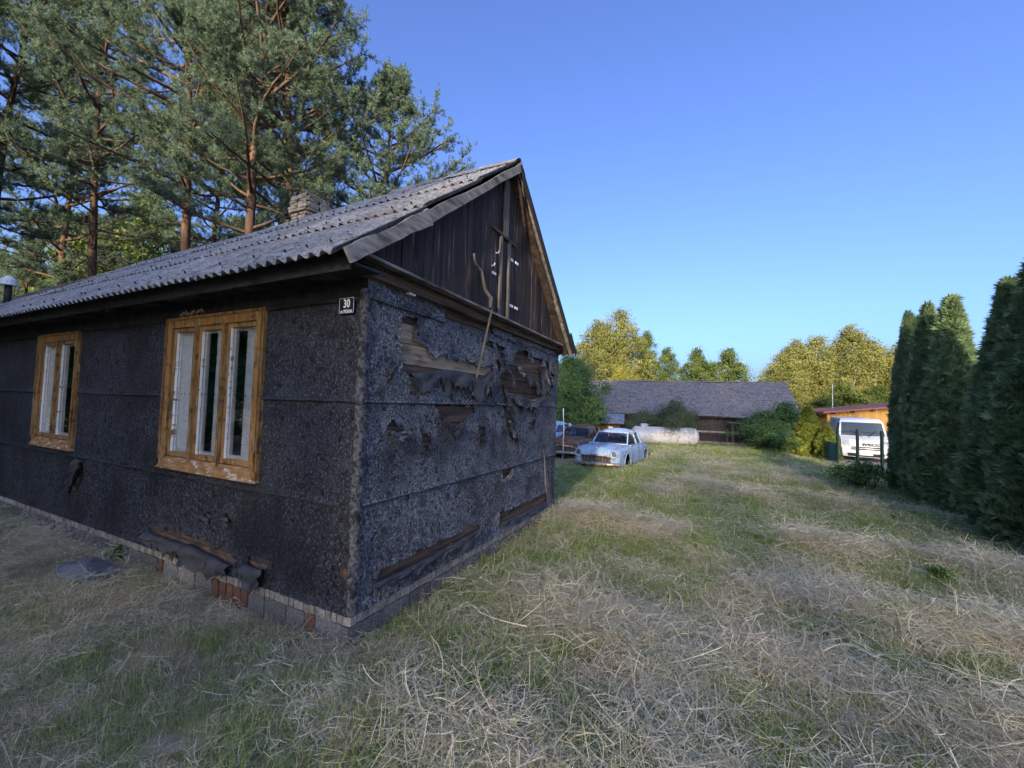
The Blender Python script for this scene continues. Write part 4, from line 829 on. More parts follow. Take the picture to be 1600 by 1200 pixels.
def barn_roof(sgn):
    ey, ez, ry, rz_ = (-.42, 1.98, 3.0, 4.55) if sgn > 0 else (6.42, 1.98, 3.0, 4.55)
    mb = MB(); rows = 15; d = Vector((0, ry - ey, rz_ - ez)); tl = d.length; d.normalize(); n_ = Vector((0, -d.z, d.y)) if sgn > 0 else Vector((0, d.z, -d.y))
    if n_.z < 0: n_ = -n_
    for r in range(rows):
        x = -BL - .25 - (r % 2) * .12
        while x < .2:
            w = .245; x1 = min(x + w - .012, .25); lo = tl * r / rows - .03; hi = tl * (r + 1) / rows + .04; lift = .045 + rg.uniform(0, .016); sk = rg.uniform(-.012, .012)
            sag = -.06 * math.sin((x + BL) / BL * PI) * (r / rows) - .02 * math.sin(x * 1.3) ; b = Vector((0, ey, ez + sag))
            p = [Vector((xx, 0, 0)) + b + d * (t + (sk if t == lo else 0)) + n_ * nn for t, nn in ((lo, lift), (hi, .012)) for xx in (x, x1)]
            q_ = [v - n_ * .012 for v in p]; mb.hexa([q_[0], q_[1], q_[3], q_[2], p[0], p[1], p[3], p[2]]); x += w
    o = mb.build('roof_slates', M['shingle'], broof); o['kind'] = 'stuff'
    mb = MB(); mb.hexa([Vector((-BL - .2, ey + .05, ez - .09)), Vector((.2, ey + .05, ez - .09)), Vector((.2, ry, rz_ - .14)), Vector((-BL - .2, ry, rz_ - .14)), Vector((-BL - .2, ey + .05, ez - .06)), Vector((.2, ey + .05, ez - .06)), Vector((.2, ry, rz_ - .11)), Vector((-BL - .2, ry, rz_ - .11))]); mb.build('roof_deck', M['barn'], broof)
barn_roof(1); barn_roof(-1)
mb = MB()
for k in range(32): x = -BL - .2 + k * .5; mb.hexa([(x, 2.86, 4.52), (x + .49, 2.86, 4.53), (x + .49, 3.14, 4.53), (x, 3.14, 4.52), (x, 2.95, 4.60), (x + .49, 2.95, 4.595), (x + .49, 3.05, 4.595), (x, 3.05, 4.60)])
o = mb.build('ridge_tiles', M['shingle'], broof); o['kind'] = 'stuff'
for xx in (-3.6, -5.7):
    mb = MB(); mb.box((xx, -.05, .1), (xx + 1.6, -.032, 1.85))
    for k in range(2): mb.beam((xx, -.06, .5 + k * .9), (xx + 1.6, -.06, .5 + k * .9), .02, .10)
    mb.build('barn_door', M['barn'], barn)
mb = MB(); mb.beam((-4.3, -.75, 1.62), (-2.9, -.75, 1.60), .6, .03); mb.build('porch_board', M['grey_wood'], barn)
mb = MB(); mb.beam((-4.05, -.8, -.1), (-4.05, -.8, 1.6), .14, .12, (0, 1, 0)); mb.build('porch_post', M['grey_wood_v'], barn)
for k in range(12):
    mb = MB(); mb.beam((-BL + .6 + k * 1.25, -.36, 1.93), (-BL + .6 + k * 1.25, .1, 2.2), .08, .09); mb.build('rafter_end', M['grey_wood'], barn)
# rail fence in front of the barn
def w2(bx, by): c, s = math.cos(BA), math.sin(BA); return (18.8 + bx * c - by * s, 27.6 + bx * s + by * c)
rail = empty('rail_fence', (*w2(-4.5, -.95), -.42), BA); tag(rail, 'weathered two rail wooden fence standing before the barn wall', 'fence')
for z in (.28, .98):
    mb = MB(); mb.beam((-1.9, 0, z), (2.1, 0, z - .03), .06, .11); mb.build('rail', M['grey_wood'], rail)
for x in (-1.8, .1, 1.9):
    mb = MB(); mb.beam((x, .06, -.2), (x, .06, 1.12), .10, .10, (0, 1, 0)); mb.build('post', M['grey_wood_v'], rail)
# lean-to hut in front of the left end of the barn
M['tin'] = surf('pale_corrugated_tin', [(.3, (.17, .19, .23)), (.7, (.30, .33, .37))], 5, 5, .6, .1, .005, [((.20, .11, .06), 3, .58, .7, .6)], metal=.2)
M['redbrown'] = surf('red_brown_boards', [(.25, (.075, .032, .026)), (.55, (.17, .07, .05)), (.85, (.25, .12, .085))], (15, 15, 1.5), 5, .9, .3, .008, rnd=.25)
hut = empty('lean_to_hut', (6.1, 27.9, -.42), BA); tag(hut, 'small red brown lean-to hut with a pale tin roof by the barn', 'hut')
for k in range(10):
    mb = MB(); mb.box((-1.1 + k * .22, -.02 - .01 * (k % 2), 0), (-1.1 + k * .22 + .21, .04, 1.38)); mb.build('board', M['redbrown'], hut)
mb = MB(); mb.box((-1.1, .05, 0), (-1.04, 1.6, 1.6)); mb.box((1.04, .05, 0), (1.1, 1.6, 1.6)); mb.build('side_wall', M['barn'], hut)
mb = MB(); T = [[(-1.35 + j * .03, yy, zz + .014 * math.cos(j * .9)) for j in range(91)] for yy, zz in ((-.5, 1.38), (1.7, 1.98))]; mb.grid(T); mb.grid([[(x, y, z - .01) for x, y, z in r] for r in T][::-1]); mb.grid([T[0], [(x, y - .001, z - .01) for x, y, z in T[0]]]); mb.build('roof', M['tin'], hut, True)
mb = MB(); mb.beam((1.2, -.4, 0), (.9, .3, 1.5), .07, .07); mb.build('prop', M['grey_wood'], hut)
mb = MB(); mb.box((.35, -.045, .55), (.62, -.031, 1.15)); mb.build('pane', M['curtain'], hut)

# ------------------------------------------------------------------ the white tank
M['tank'] = surf('chalky_white_tank_paint', [(.3, (.36, .37, .39)), (.7, (.52, .53, .55))], 3, 5, .55, .1, .004, [((.30, .22, .16), 4.5, .58, .68, .7), ((.34, .35, .36), (1.2, 5, 5), .54, .68, .6), ((.16, .10, .06), 11, .64, .70, .8)])
M['redpaint'] = surf('faded_red_paint', [(.3, (.42, .16, .16)), (.7, (.50, .30, .30))], (14, 3, 3), 4, .6, 0, layers=[((.62, .62, .63), (20, 8, 8), .48, .56, 1)])
tank = empty('gas_tank', (9.85, 27.1, gz(9.85, 27.1)), math.atan2(-.55, 4.0)); tag(tank, 'white horizontal gas tank with rust stains lying before the barn', 'tank')
def lathe_x(mb, prof, n=28, cz=0.0): mb.grid([[(x, r * math.cos(2 * PI * j / n), cz + r * math.sin(2 * PI * j / n)) for j in range(n + 1)] for x, r in prof])
mb = MB(); prof = []
for k in range(9): a = PI / 2 * k / 8; prof.append((-1.75 - .36 * math.cos(a), .57 * math.sin(a)))
for k in range(8, -1, -1): a = PI / 2 * k / 8; prof.append((1.75 + .36 * math.cos(a), .57 * math.sin(a)))
prof[0] = (prof[0][0], .001); prof[-1] = (prof[-1][0], .001)
lathe_x(mb, prof, 32, .64); mb.build('shell', M['tank'], tank, True)
for x in (-1.74, 0.0, 1.74):
    mb = MB(); mb.grid([[(x - .012, .574 * math.cos(2 * PI * j / 32), .64 + .574 * math.sin(2 * PI * j / 32)) for j in range(33)], [(x + .012, .574 * math.cos(2 * PI * j / 32), .64 + .574 * math.sin(2 * PI * j / 32)) for j in range(33)]]); mb.build('weld_band', M['tank'], tank, True)
mb = MB(); mb.tube([(-1.25, 0, 1.15), (-1.25, 0, 1.36), (-1.25, 0, 1.38)], [.26, .26, .20], 20); mb.tube([(-1.25, 0, 1.38), (-1.25, 0, 1.40)], [.20, .05], 20); mb.build('valve_dome', M['tank'], tank)
for x in (-1.3, 1.3):
    mb = MB(); mb.box((x - .08, -.42, 0), (x + .08, .42, .20)); mb.build('foot', M['stone'], tank)
mb = MB(); mb.tube([(.9, 0, 1.2), (.9, 0, 1.27)], .05, 8); mb.build('filler_cap', M['iron'], tank)
mb = MB(); mb.grid([[(-.95 + k * .06, -.5765 * math.cos(math.radians(a)), .64 + .5765 * math.sin(math.radians(a))) for a in (16, 9, 2)] for k in range(20)]); mb.build('faded_lettering_band', M['redpaint'], tank, True)

# ------------------------------------------------------------------ old saloon cars
def carmat(name, c0, c1, rust, lo, rough=.5): return surf(name, [(.3, c0), (.7, c1)], 2.2, 5, rough, .15, .004, [(rust, 3.4, lo, lo + .08, .9), ((.10, .05, .03), 9, .62, .69, .9), ((.45, .50, .55), 5, .64, .70, .3)], spec=.4)
M['bluecar'] = carmat('pale_blue_car_paint', (.20, .31, .46), (.32, .44, .60), (.20, .14, .11), .60)
M['rustcar'] = surf('rusted_brown_car', [(.25, (.05, .03, .024)), (.5, (.12, .068, .046)), (.8, (.24, .15, .10))], 3, 6, .7, .25, .006, [((.30, .22, .16), 2.5, .57, .70, .7), ((.045, .03, .028), 5, .58, .66, .9)])
M['rusttop'] = surf('dark_rusted_roof', [(.3, (.035, .028, .032)), (.7, (.10, .075, .075))], 3, 5, .6, .2, .005)
M['bluecar2'] = carmat('bright_blue_car_paint', (.24, .38, .60), (.32, .48, .70), (.3, .25, .2), .68)
M['chrome'] = surf('rusty_chrome', [(.3, (.20, .17, .15)), (.7, (.50, .49, .48))], 9, 5, .35, .15, .003, [((.17, .075, .035), 6, .50, .60, .9)], metal=.7)
M['black'] = surf('black_gap', [(.3, (.008, .008, .009)), (.7, (.018, .017, .016))], 8, 3, .9, 0)
M['tyre'] = surf('perished_rubber', [(.3, (.018, .018, .019)), (.7, (.04, .039, .038))], 20, 4, .9, .3, .004)
M['carglass'] = glassmat('dusty_car_glass', (.42, .46, .48), 1.3, .12)
M['lens'] = surf('rusty_lamp_bowl', [(.3, (.05, .04, .04)), (.7, (.18, .13, .11))], 14, 4, .5, .2, .004)
XS = [-2.42, -2.36, -2.15, -1.7, -1.0, -.2, .6, 1.1, 1.7, 2.15, 2.33, 2.40]
WS = [.52, .68, .79, .85, .89, .90, .89, .88, .87, .85, .82, .72]
ZS = [.58, .70, .80, .86, .90, .92, .93, .93, .92, .90, .87, .76]
ZC = [.58, .72, .85, .93, .955, .96, .985, .99, .975, .91, .82, .66]
ZB = [.36, .30, .24, .18, .16, .16, .16, .17, .20, .24, .28, .36]
def section(x):
    w, s, c, b = (float(np.interp(x, XS, a)) for a in (WS, ZS, ZC, ZB)); dz = c - s
    h = [(w * .90, b), (w * .975, b + .06), (w, b + .18), (w * 1.005, s - .26), (w * .99, s - .12), (w * .955, s - .045), (w * .88, s - .005), (w * .79, s + .004), (w * .70, s - .03 + .1 * dz), (w * .60, s + .40 * dz), (w * .40, s + .85 * dz), (w * .18, c - .003), (0, c + .004)]
    return [(-y, z) for y, z in h] + [(y, z) for y, z in h[-2::-1]]
def old_car(name, loc, rz, paint, roofmat, label, sink=.10, detail=True):
    root = empty(name, (loc[0], loc[1], gz(*loc) - sink), rz); tag(root, label, 'car', 'derelict old saloon cars')
    xs = np.concatenate([np.linspace(-2.42, -2.2, 5)[:-1], np.arange(-2.2, 2.2, .06), np.linspace(2.2, 2.40, 5)]); P = [[(x, y, z) for y, z in section(x)] for x in xs]
    nj = len(P[0]); vs_ = [p for r in P for p in r]; fs = []; arch = ((1.42, .34), (-1.38, .34))
    for i in range(len(xs) - 1):
        for j in range(nj - 1):
            ids = (i * nj + j, (i + 1) * nj + j, (i + 1) * nj + j + 1, i * nj + j + 1); c = np.mean([vs_[k] for k in ids], 0)
            if abs(c[1]) > .55 and any((c[0] - ax) ** 2 + (c[2] - az) ** 2 < .36 ** 2 and c[2] < .70 for ax, az in arch): continue
            if -1.40 < c[0] < .62 and abs(c[1]) < .70 and c[2] > .8: continue        # open under the cabin
            fs.append(ids)
    fs.append(tuple(range(nj))); fs.append(tuple(range((len(xs) - 1) * nj, len(xs) * nj))[::-1])
    mb = MB(); mb.add(vs_, fs); mb.build('body', paint, root, True)
    mb = MB(); mb.box((-2.1, -.70, .2), (2.1, .70, .78)); mb.build('underbody', M['black'], root)
    # cabin: roof shell, pillars, glass
    P = []
    for i in range(15):
        u = -1 + 2 * i / 14; row_ = []
        for j in range(15):
            v = -1 + 2 * j / 14; x = -.37 + .80 * u * (1 - .10 * v * v); y = .675 * v * (1 - .14 * u * u); z = 1.53 - .15 * abs(u) ** 2.4 - .135 * abs(v) ** 2.6 - .01 * u
            row_.append((x, y, z))
        P.append(row_)
    mb = MB(); mb.grid(P); mb.grid([[(x, y, z - .03) for x, y, z in r] for r in P][::-1]); mb.build('roof', roofmat, root, True)
    mb = MB()
    for s in (-1, 1):
        mb.beam((.80, s * .70, .94), (.34, s * .585, 1.385), .05, .07); mb.beam((-.22, s * .80, .90), (-.24, s * .625, 1.40), .07, .05, (0, 1, 0))
        mb.beam((-1.50, s * .66, .93), (-1.05, s * .56, 1.375), .06, .14); mb.beam((-.98, s * .79, .90), (-.93, s * .60, 1.385), .05, .05, (0, 1, 0))
        mb.beam((.80, s * .80, .935), (-1.48, s * .78, .915), .09, .05); mb.beam((.36, s * .60, 1.375), (-1.04, s * .585, 1.365), .05, .05)
    mb.beam((.80, -.70, .965), (.80, .70, .965), .10, .05); mb.beam((-1.5, -.68, .94), (-1.5, .68, .94), .10, .05); mb.beam((.35, -.58, 1.39), (.35, .58, 1.39), .06, .04); mb.beam((-1.06, -.56, 1.37), (-1.06, .56, 1.37), .06, .04)
    mb.build('pillar_frame', paint, root)
    def pane(pts): m_ = MB(); m_.poly(pts); m_.build('pane', M['carglass'], root)
    P = [[(.79 + .07 * (1 - v * v) - (.44 + .02 * (1 - v * v)) * u, .69 * v * (1 - .165 * u), .965 + .42 * u) for v in np.linspace(-1, 1, 9)] for u in (0, .5, 1)]
    m_ = MB(); m_.grid(P); m_.build('windscreen', M['carglass'], root, True)
    P = [[(-1.5 - .05 * (1 - v * v) + .44 * u, .66 * v * (1 - .16 * u), .94 + .43 * u) for v in np.linspace(-1, 1, 9)] for u in (0, .5, 1)]
    m_ = MB(); m_.grid(P); m_.build('rear_window', M['carglass'], root, True)
    for s in (-1, 1):
        pane([(.72, s * .775, .95), (-.18, s * .785, .94), (-.20, s * .615, 1.38), (.36, s * .59, 1.38)])
        pane([(-.26, s * .785, .94), (-.96, s * .775, .93), (-.92, s * .60, 1.37), (-.28, s * .615, 1.38)])
        pane([(-1.0, s * .775, .93), (-1.4, s * .70, .93), (-1.06, s * .58, 1.35), (-.96, s * .60, 1.37)])
        mb = MB()                                    # door gaps
        for xx in (.70, -.22, -1.05): mb.tube([(xx, s * (float(np.interp(xx, XS, WS)) * 1.003), z) for z in (.26, .5, .66)] + [(xx, s * float(np.interp(xx, XS, WS)) * .965, .86)], .009, 4)
        mb.tube([(.70, s * .885, .24), (-.22, s * .90, .24), (-1.05, s * .885, .25)], .008, 4)
        mb.build('door_gap', M['black'], root)
        mb = MB(); mb.tube([(2.35, s * .60, .82), (2.1, s * .645, .865), (1.5, s * .66, .91), (.85, s * .66, .93)], .009, 4); mb.build('bonnet_gap', M['black'], root)
        mb = MB(); mb.beam((.0, s * .91, .72), (.12, s * .91, .72), .02, .02); mb.beam((-.85, s * .905, .72), (-.73, s * .905, .72), .02, .02); mb.build('handle', M['chrome'], root)
        mb = MB(); mb.grid([[(xx, s * .655 + r * math.cos(t), .70 + r * math.sin(t)) for t in np.linspace(0, 2 * PI, 21)] for xx, r in ((2.20, .155), (2.36, .15), (2.45, .138), (2.46, .125), (2.44, .112), (2.38, .10))])
        ring = mb.build('headlight', M['chrome'] if not detail else paint, root, True)
        mb = MB(); mb.grid([[(2.412 - .02 * r, s * .655 + .112 * r * math.cos(t), .70 + .112 * r * math.sin(t)) for t in np.linspace(0, 2 * PI, 17)] for r in (.01, .6, 1)]); mb.build('lamp_bowl', M['lens'], ring, True)
        for ax in (1.42, -1.38):
            wl_ = MB(); pr = [(-.09, .20), (-.09, .30), (-.06, .325), (.06, .325), (.09, .30), (.09, .20)]
            wl_.grid([[(ax + r * math.cos(t), s * .66 + yy, .30 + r * math.sin(t)) for t in np.linspace(0, 2 * PI, 21)] for yy, r in pr]); wh = wl_.build('wheel', M['tyre'], root, True)
            wl_ = MB(); wl_.grid([[(ax + r * math.cos(t), s * (.66 + yy), .30 + r * math.sin(t)) for t in np.linspace(0, 2 * PI, 17)] for yy, r in ((.05, .205), (.03, .12), (.07, .06), (.075, .005))]); wl_.build('rim', M['lens'], wh, True)
            mb = MB(); mb.tube([(ax + .365 * math.cos(t), s * (.905 if ax > 0 else .90) * .985, .34 + .365 * math.sin(t)) for t in np.linspace(-.35, PI + .35, 15)], .016, 5); mb.build('arch_lip', paint, root, True)
    # grille and bumpers
    mb = MB(); mb.box((2.36, -.54, .40), (2.415, .54, .62)); gr = mb.build('grille', M['black'], root)
    mb = MB()
    for k in range(21): y = -.52 + k * 1.04 / 20; mb.beam((2.422, y, .41), (2.41, y, .615), .014, .02)
    mb.tube([(2.37, -.57, .50), (2.40, -.54, .63), (2.45, 0, .67), (2.40, .54, .63), (2.37, .57, .50), (2.40, .52, .39), (2.43, 0, .38), (2.40, -.52, .39), (2.37, -.57, .50)], .028, 6); mb.build('grille_bars', M['chrome'], gr)
    for sx, xo in ((1, 2.50), (-1, -2.52)):
        mb = MB(); P = []
        for k in range(17):
            v = -1 + 2 * k / 16; x = sx * (abs(xo) - .20 * abs(v) ** 3.5 * 1.0); y = .88 * v; P.append([(x - sx * .05, y, .30), (x, y, .285), (x + sx * .035, y, .33), (x + sx * .035, y, .38), (x, y, .42), (x - sx * .05, y, .405)])
        mb.grid(P); mb.build('bumper', M['chrome'], root, True)
    mb = MB(); mb.tube([(2.30, 0, .885), (1.9, 0, .955), (1.2, 0, 1.005)], .012, 5); mb.tube([(2.33, 0, .83), (2.30, 0, .93), (2.2, 0, .95)], [.01, .02, .008], 6); mb.build('bonnet_ornament', M['chrome'], root)
    mb = MB(); mb.beam((-.6, -.55, .62), (-.6, .55, .62), .5, .16); mb.beam((-.85, -.55, .85), (-.85, .55, .85), .14, .5); mb.beam((.15, -.55, .78), (.15, .55, .78), .14, .46); mb.build('seat', M['rusttop'], root)
    return root
CY = math.atan2(-.86, -.51)
old_car('old_saloon_car', (4.32, 17.35), CY, M['bluecar'], M['bluecar'], 'pale blue derelict saloon car without wheels, front one in the yard', .02)
old_car('old_saloon_car', (3.5, 21.15), CY + .03, M['rustcar'], M['rusttop'], 'rusted brown derelict saloon car behind the pale blue one', .06, False)
old_car('old_saloon_car', (2.35, 24.2), CY - .1, M['bluecar2'], M['bluecar2'], 'bright blue old car mostly hidden behind the house corner', .0, False)
mb = MB(); x, y = 2.36, 18.95; z = gz(x, y); mb.tube([(x, y, z - .2), (x + .02, y, z + 1.2), (x - .02, y, 1.88)], [.022, .02, .018], 7); pl = mb.build('thin_pole', M['white_wood'], None, True); tag(pl, 'thin pale pole standing beside the rusted car', 'pole')
mb = MB(); x, y = 2.5, 19.1; z = gz(x, y); mb.tube([(x, y, z - .1), (x + .02, y + .02, z + .6), (x + .03, y, z + 1.15)], [.05, .045, .05], 8); mb.tube([(x + .03, y, z + 1.12), (x + .08, y - .05, z + 1.25)], [.07, .05], 8); ps = mb.build('rusty_post', M['rustcar'], None, True); tag(ps, 'short rusty post with a lumpy head beside the thin pole', 'post')

# ------------------------------------------------------------------ the white van
M['vanwhite'] = surf('white_van_paint', [(.3, (.74, .745, .75)), (.7, (.80, .80, .80))], 1.5, 3, .3, .03, .002, [((.55, .54, .52), 2.5, .58, .72, .4)], spec=.5, coat=.3)
M['vanblack'] = surf('black_van_plastic', [(.3, (.018, .018, .02)), (.7, (.035, .035, .037))], 9, 3, .6, .1, .003)
M['vanglass'] = glassmat('van_glass', (.30, .34, .36), 1.5, .04)
M['lampglass'] = surf('lamp_glass', [(.3, (.30, .32, .34)), (.7, (.6, .62, .64))], 12, 3, .15, 0, spec=.6)
van = empty('delivery_van', (18.25, 22.0, -.42), math.atan2(-.86, -.52)); tag(van, 'white delivery van parked beyond the green fence', 'van')
# side profile from bumper to roof: x forward, z up, half width
VP = [(1.30, .30, .86), (1.36, .42, .90), (1.37, .62, .92), (1.34, .80, .94), (1.28, 1.02, .95), (1.16, 1.16, .95), (.80, 1.30, .95), (.66, 1.36, .94), (.10, 2.02, .87), (-.05, 2.13, .83), (-.30, 2.20, .80), (-4.2, 2.24, .80)]
def vpt(i, v, off=0.0):
    x, z, w = VP[i]; c = .16 if i < 8 else .06 if i < 10 else 0; return (x + off - c * abs(v) ** 2.2 * (1 if i < 10 else 0), w * v, z - (.03 * abs(v) ** 3 if i > 8 else 0) + off * .4)
V9 = np.linspace(-1, 1, 13); mb = MB(); mb.grid([[vpt(i, v) for v in V9] for i in range(len(VP))])
for s in (-1, 1):
    n_ = 8; prev = None; P = []
    for i in range(len(VP)):
        p = vpt(i, s); P.append([p, (p[0] - .02, s * (VP[i][2] + .01 if i < 9 else VP[i][2]), p[2])])
    side = [vpt(i, s) for i in range(len(VP))]
    low = [(-4.2, s * .98, .35), (.2, s * .98, .32)]
    mid = [(-4.2, s * .99, 1.35), (.5, s * .97, 1.35)]
    mb.poly([side[0], side[1], side[2], side[3], side[4], side[5], side[6], side[7], mid[1], (.75, s * .965, .9), (.85, s * .96, .35)][::s])
    mb.poly([(-4.2, s * .98, .35), (.85, s * .96, .35), (.75, s * .965, .9), mid[1], mid[0]][::s])
    mb.poly([mid[0], mid[1], side[7], side[8], side[9], side[10], side[11]][::s])
mb.poly([(-4.2, -.98, .35), (-4.2, -.99, 1.35), (-4.2, -.8, 2.2), (-4.2, .8, 2.2), (-4.2, .99, 1.35), (-4.2, .98, .35)])
mb.build('body', M['vanwhite'], van)
def vpatch(name, mat, rows_, v0, v1, off, n=11, parent=van):
    m_ = MB(); m_.grid([[vpt2(r, v, off) for v in np.linspace(v0, v1, n)] for r in rows_]); return m_.build(name, mat, parent, True)
def vpt2(r, v, off):
    i = int(r); t = r - i; a = Vector(vpt(i, v, off)); return a if t == 0 else a.lerp(Vector(vpt(i + 1, v, off)), t)
vpatch('windscreen', M['vanglass'], (7.05, 7.5, 7.95), -.93, .93, .012)
vpatch('dash_panel', M['vanblack'], (6.6, 7.0, 7.04), -.94, .94, .010)
gr = vpatch('grille', M['vanblack'], (2.15, 2.6, 3.0), -.62, .62, .012)
vpatch('bumper_intake', M['vanblack'], (.15, .6, 1.0, 1.3), -.80, .80, .012)
mb = MB(); mb.grid([[vpt2(r, v, .016) for v in np.linspace(-.62, .62, 9)] for r in (2.5, 2.62)]); mb.build('grille_bar', M['vanwhite'], gr)
for s in (-1, 1):
    m_ = MB(); m_.grid([[vpt2(r, s * v, .014) for v in (.66, .75, .84, .92, .97)] for r in (3.1, 3.6, 4.2, 4.7)]); m_.build('headlight', M['lampglass'], van, True)
    mb = MB(); mb.poly([(.45, s * .985, 1.38), (-.45, s * .985, 1.38), (-.45, s * .905, 1.95), (.02, s * .895, 1.95)][::s]); mb.build('side_window', M['vanglass'], van)
    mb = MB(); mb.box((.42, min(s * 1.06, s * 1.28), 1.36), (.52, max(s * 1.06, s * 1.28), 1.74)); mb.beam((.4, s * .95, 1.45), (.46, s * 1.08, 1.5), .05, .05); mb.build('mirror', M['vanblack'], van)
    for ax in (.45, -3.0):
        mb = MB(); mb.grid([[(ax + r * math.cos(t), s * (.86 + yy), .34 + r * math.sin(t)) for t in np.linspace(0, 2 * PI, 21)] for yy, r in ((-.1, .2), (-.1, .32), (-.06, .345), (.08, .345), (.12, .31), (.12, .2))]); wh = mb.build('wheel', M['tyre'], van, True)
        mb = MB(); mb.grid([[(ax + r * math.cos(t), s * (.86 + yy), .34 + r * math.sin(t)) for t in np.linspace(0, 2 * PI, 17)] for yy, r in ((.105, .21), (.09, .12), (.10, .01))]); mb.build('rim', M['lampglass'], wh, True)
mb = MB(); mb.box((1.385, -.26, .40), (1.395, .26, .51)); mb.build('blank_plate', M['white_enamel'], van)
mb = MB()
for s in (-1, 1): mb.beam((1.16, s * .12, 1.285), (.60, s * .50, 1.60), .02, .02)
mb.build('wiper', M['vanblack'], van)
mb = MB()
for s in (-1, 1): mb.beam((.55, s * .42, 1.1), (.55, s * .42, 1.1), .1, .1) if False else mb.box((-.45, s * .45 - .22, 1.0), (-.25, s * .45 + .22, 1.72))
mb.build('seat', M['vanblack'], van)
text_obj('van_lettering', 'IVECO', .185, M['vanblack'], van, (1.372, .22, .92), (0, 1, 0), (-.10, 0, 1), 1.35, .012, .006)

# ------------------------------------------------------------------ orange shed, fence, mast
M['orange'] = surf('orange_boards', [(.25, (.42, .20, .045)), (.55, (.62, .33, .085)), (.85, (.70, .43, .14))], (12, 12, 1.2), 5, .8, .2, .005, rnd=.1)
M['redwall'] = surf('red_boards', [(.25, (.26, .04, .04)), (.7, (.42, .075, .07))], (12, 12, 1.2), 5, .8, .2, .005, rnd=.1)
M['rooftin'] = surf('red_brown_roofing', [(.3, (.20, .075, .055)), (.7, (.34, .14, .10))], 4, 4, .7, .1, .004)
shed = empty('orange_shed', (20.4, 27.2, -.42), -.12); tag(shed, 'orange board shed with a red door and shallow red roof', 'shed')
k = 0; x = 0
while x < 6.4:
    w = .24; z1_ = 2.42 + .115 * x; mb = MB(); mb.hexa([(x, -.01 * (k % 2), 0), (x + w - .01, -.01 * (k % 2), 0), (x + w - .01, .03, 0), (x, .03, 0), (x, -.01 * (k % 2), z1_), (x + w - .01, -.01 * (k % 2), z1_ + .02), (x + w - .01, .03, z1_ + .02), (x, .03, z1_)])
    mb.build('board', M['redwall'] if x > 3.7 and x < 5.0 else M['orange'], shed); x += w; k += 1
mb = MB(); mb.box((0.0, .05, 0), (.08, 4, 2.35)); mb.box((6.3, .05, 0), (6.4, 4, 2.95)); mb.box((0, 3.9, 0), (6.4, 4, 2.35)); mb.build('wall', M['orange'], shed)
mb = MB(); mb.hexa([(-.5, -.5, 2.40), (6.8, -.5, 3.24), (6.8, 4.2, 3.24), (-.5, 4.2, 2.40), (-.5, -.5, 2.52), (6.8, -.5, 3.36), (6.8, 4.2, 3.36), (-.5, 4.2, 2.52)]); mb.build('roof', M['rooftin'], shed)
for k in range(6):
    mb = MB(); mb.beam((.3 + k * 1.15, -.42, 2.42 + .115 * (.3 + k * 1.15) - .02), (.3 + k * 1.15, .0, 2.42 + .115 * (.3 + k * 1.15) - .02), .09, .12); mb.build('rafter_end', M['grey_wood'], shed)
M['green'] = surf('green_coated_steel', [(.3, (.010, .026, .021)), (.7, (.016, .040, .031))], 8, 3, .5, .05, .002)
M['hessian'] = surf('green_shade_net', [(.3, (.03, .09, .075)), (.7, (.06, .15, .12))], 6, 4, .8, .1, .003)
fx = [(14.95, 19.3), (14.05, 17.1), (13.15, 14.95), (12.3, 12.9)]
fence = empty('mesh_fence', (fx[0][0], fx[0][1], 0), 0); tag(fence, 'green wire mesh fence with slim posts between the meadow and the van', 'fence')
o0 = Vector((fx[0][0], fx[0][1], 0))
for x, y in fx:
    g_ = gz(x, y); mb = MB(); p = Vector((x, y, 0)) - o0; mb.beam(p + Vector((0, 0, g_ - .2)), p + Vector((0, 0, g_ + 1.72)), .075, .075, (0, 1, 0)); mb.build('post', M['green'], fence)
for a, b in zip(fx[:-1], fx[1:]):
    A = Vector((a[0], a[1], gz(*a))) - o0; B = Vector((b[0], b[1], gz(*b))) - o0; mb = MB()
    for z in (.1, .5, .9, 1.3, 1.62): mb.tube([A + Vector((0, 0, z)), B + Vector((0, 0, z))], .004, 3, False)
    for k in range(1, 24): p = A.lerp(B, k / 24); mb.tube([p + Vector((0, 0, .05)), p + Vector((0, 0, 1.66))], .003, 3, False)
    mb.build('mesh_panel', M['green'], fence)
mb = MB(); T = [[(15.05 + .05 * math.sin(k * .9) + (k / 10) * .35, 19.45 + k * .12, gz(15, 19.6) + z) for z in (.15, .6, 1.05)] for k in range(11)]; mb.grid(T); mb.grid([[(x + .01, y, z) for x, y, z in r] for r in T][::-1]); net = mb.build('shade_net', M['hessian'], None, True); tag(net, 'teal shade net hung beside the first green fence post', 'net')
mb = MB(); mb.tube([(22.6, 29.6, -.5), (22.6, 29.6, 3.85), (22.6, 29.6, 4.1)], [.03, .022, .015], 7); ms = mb.build('thin_mast', M['white_wood'], None, True); tag(ms, 'thin pale mast rising over the orange shed roof before the birches', 'mast')
M['gravel'] = surf('grey_gravel', [(.3, (.22, .20, .18)), (.7, (.42, .39, .36))], 30, 6, .95, .6, .02, coord='World')
P = [[(12.9 + i * .9 + .10 * j * 0, 15.6 + j * .75 + (-.25 * i), 0) for j in range(12)] for i in range(9)]; mb = MB(); mb.grid([[(x + .6 * j_ * .0 + (y - 15.6) * .42, y, -.35 + .0 * x) for j_, (x, y, z) in enumerate(r)] for r in P]); dv = mb.build('driveway', M['gravel'], None); tag(dv, 'grey gravel drive under the white van', 'driveway', kind='structure')

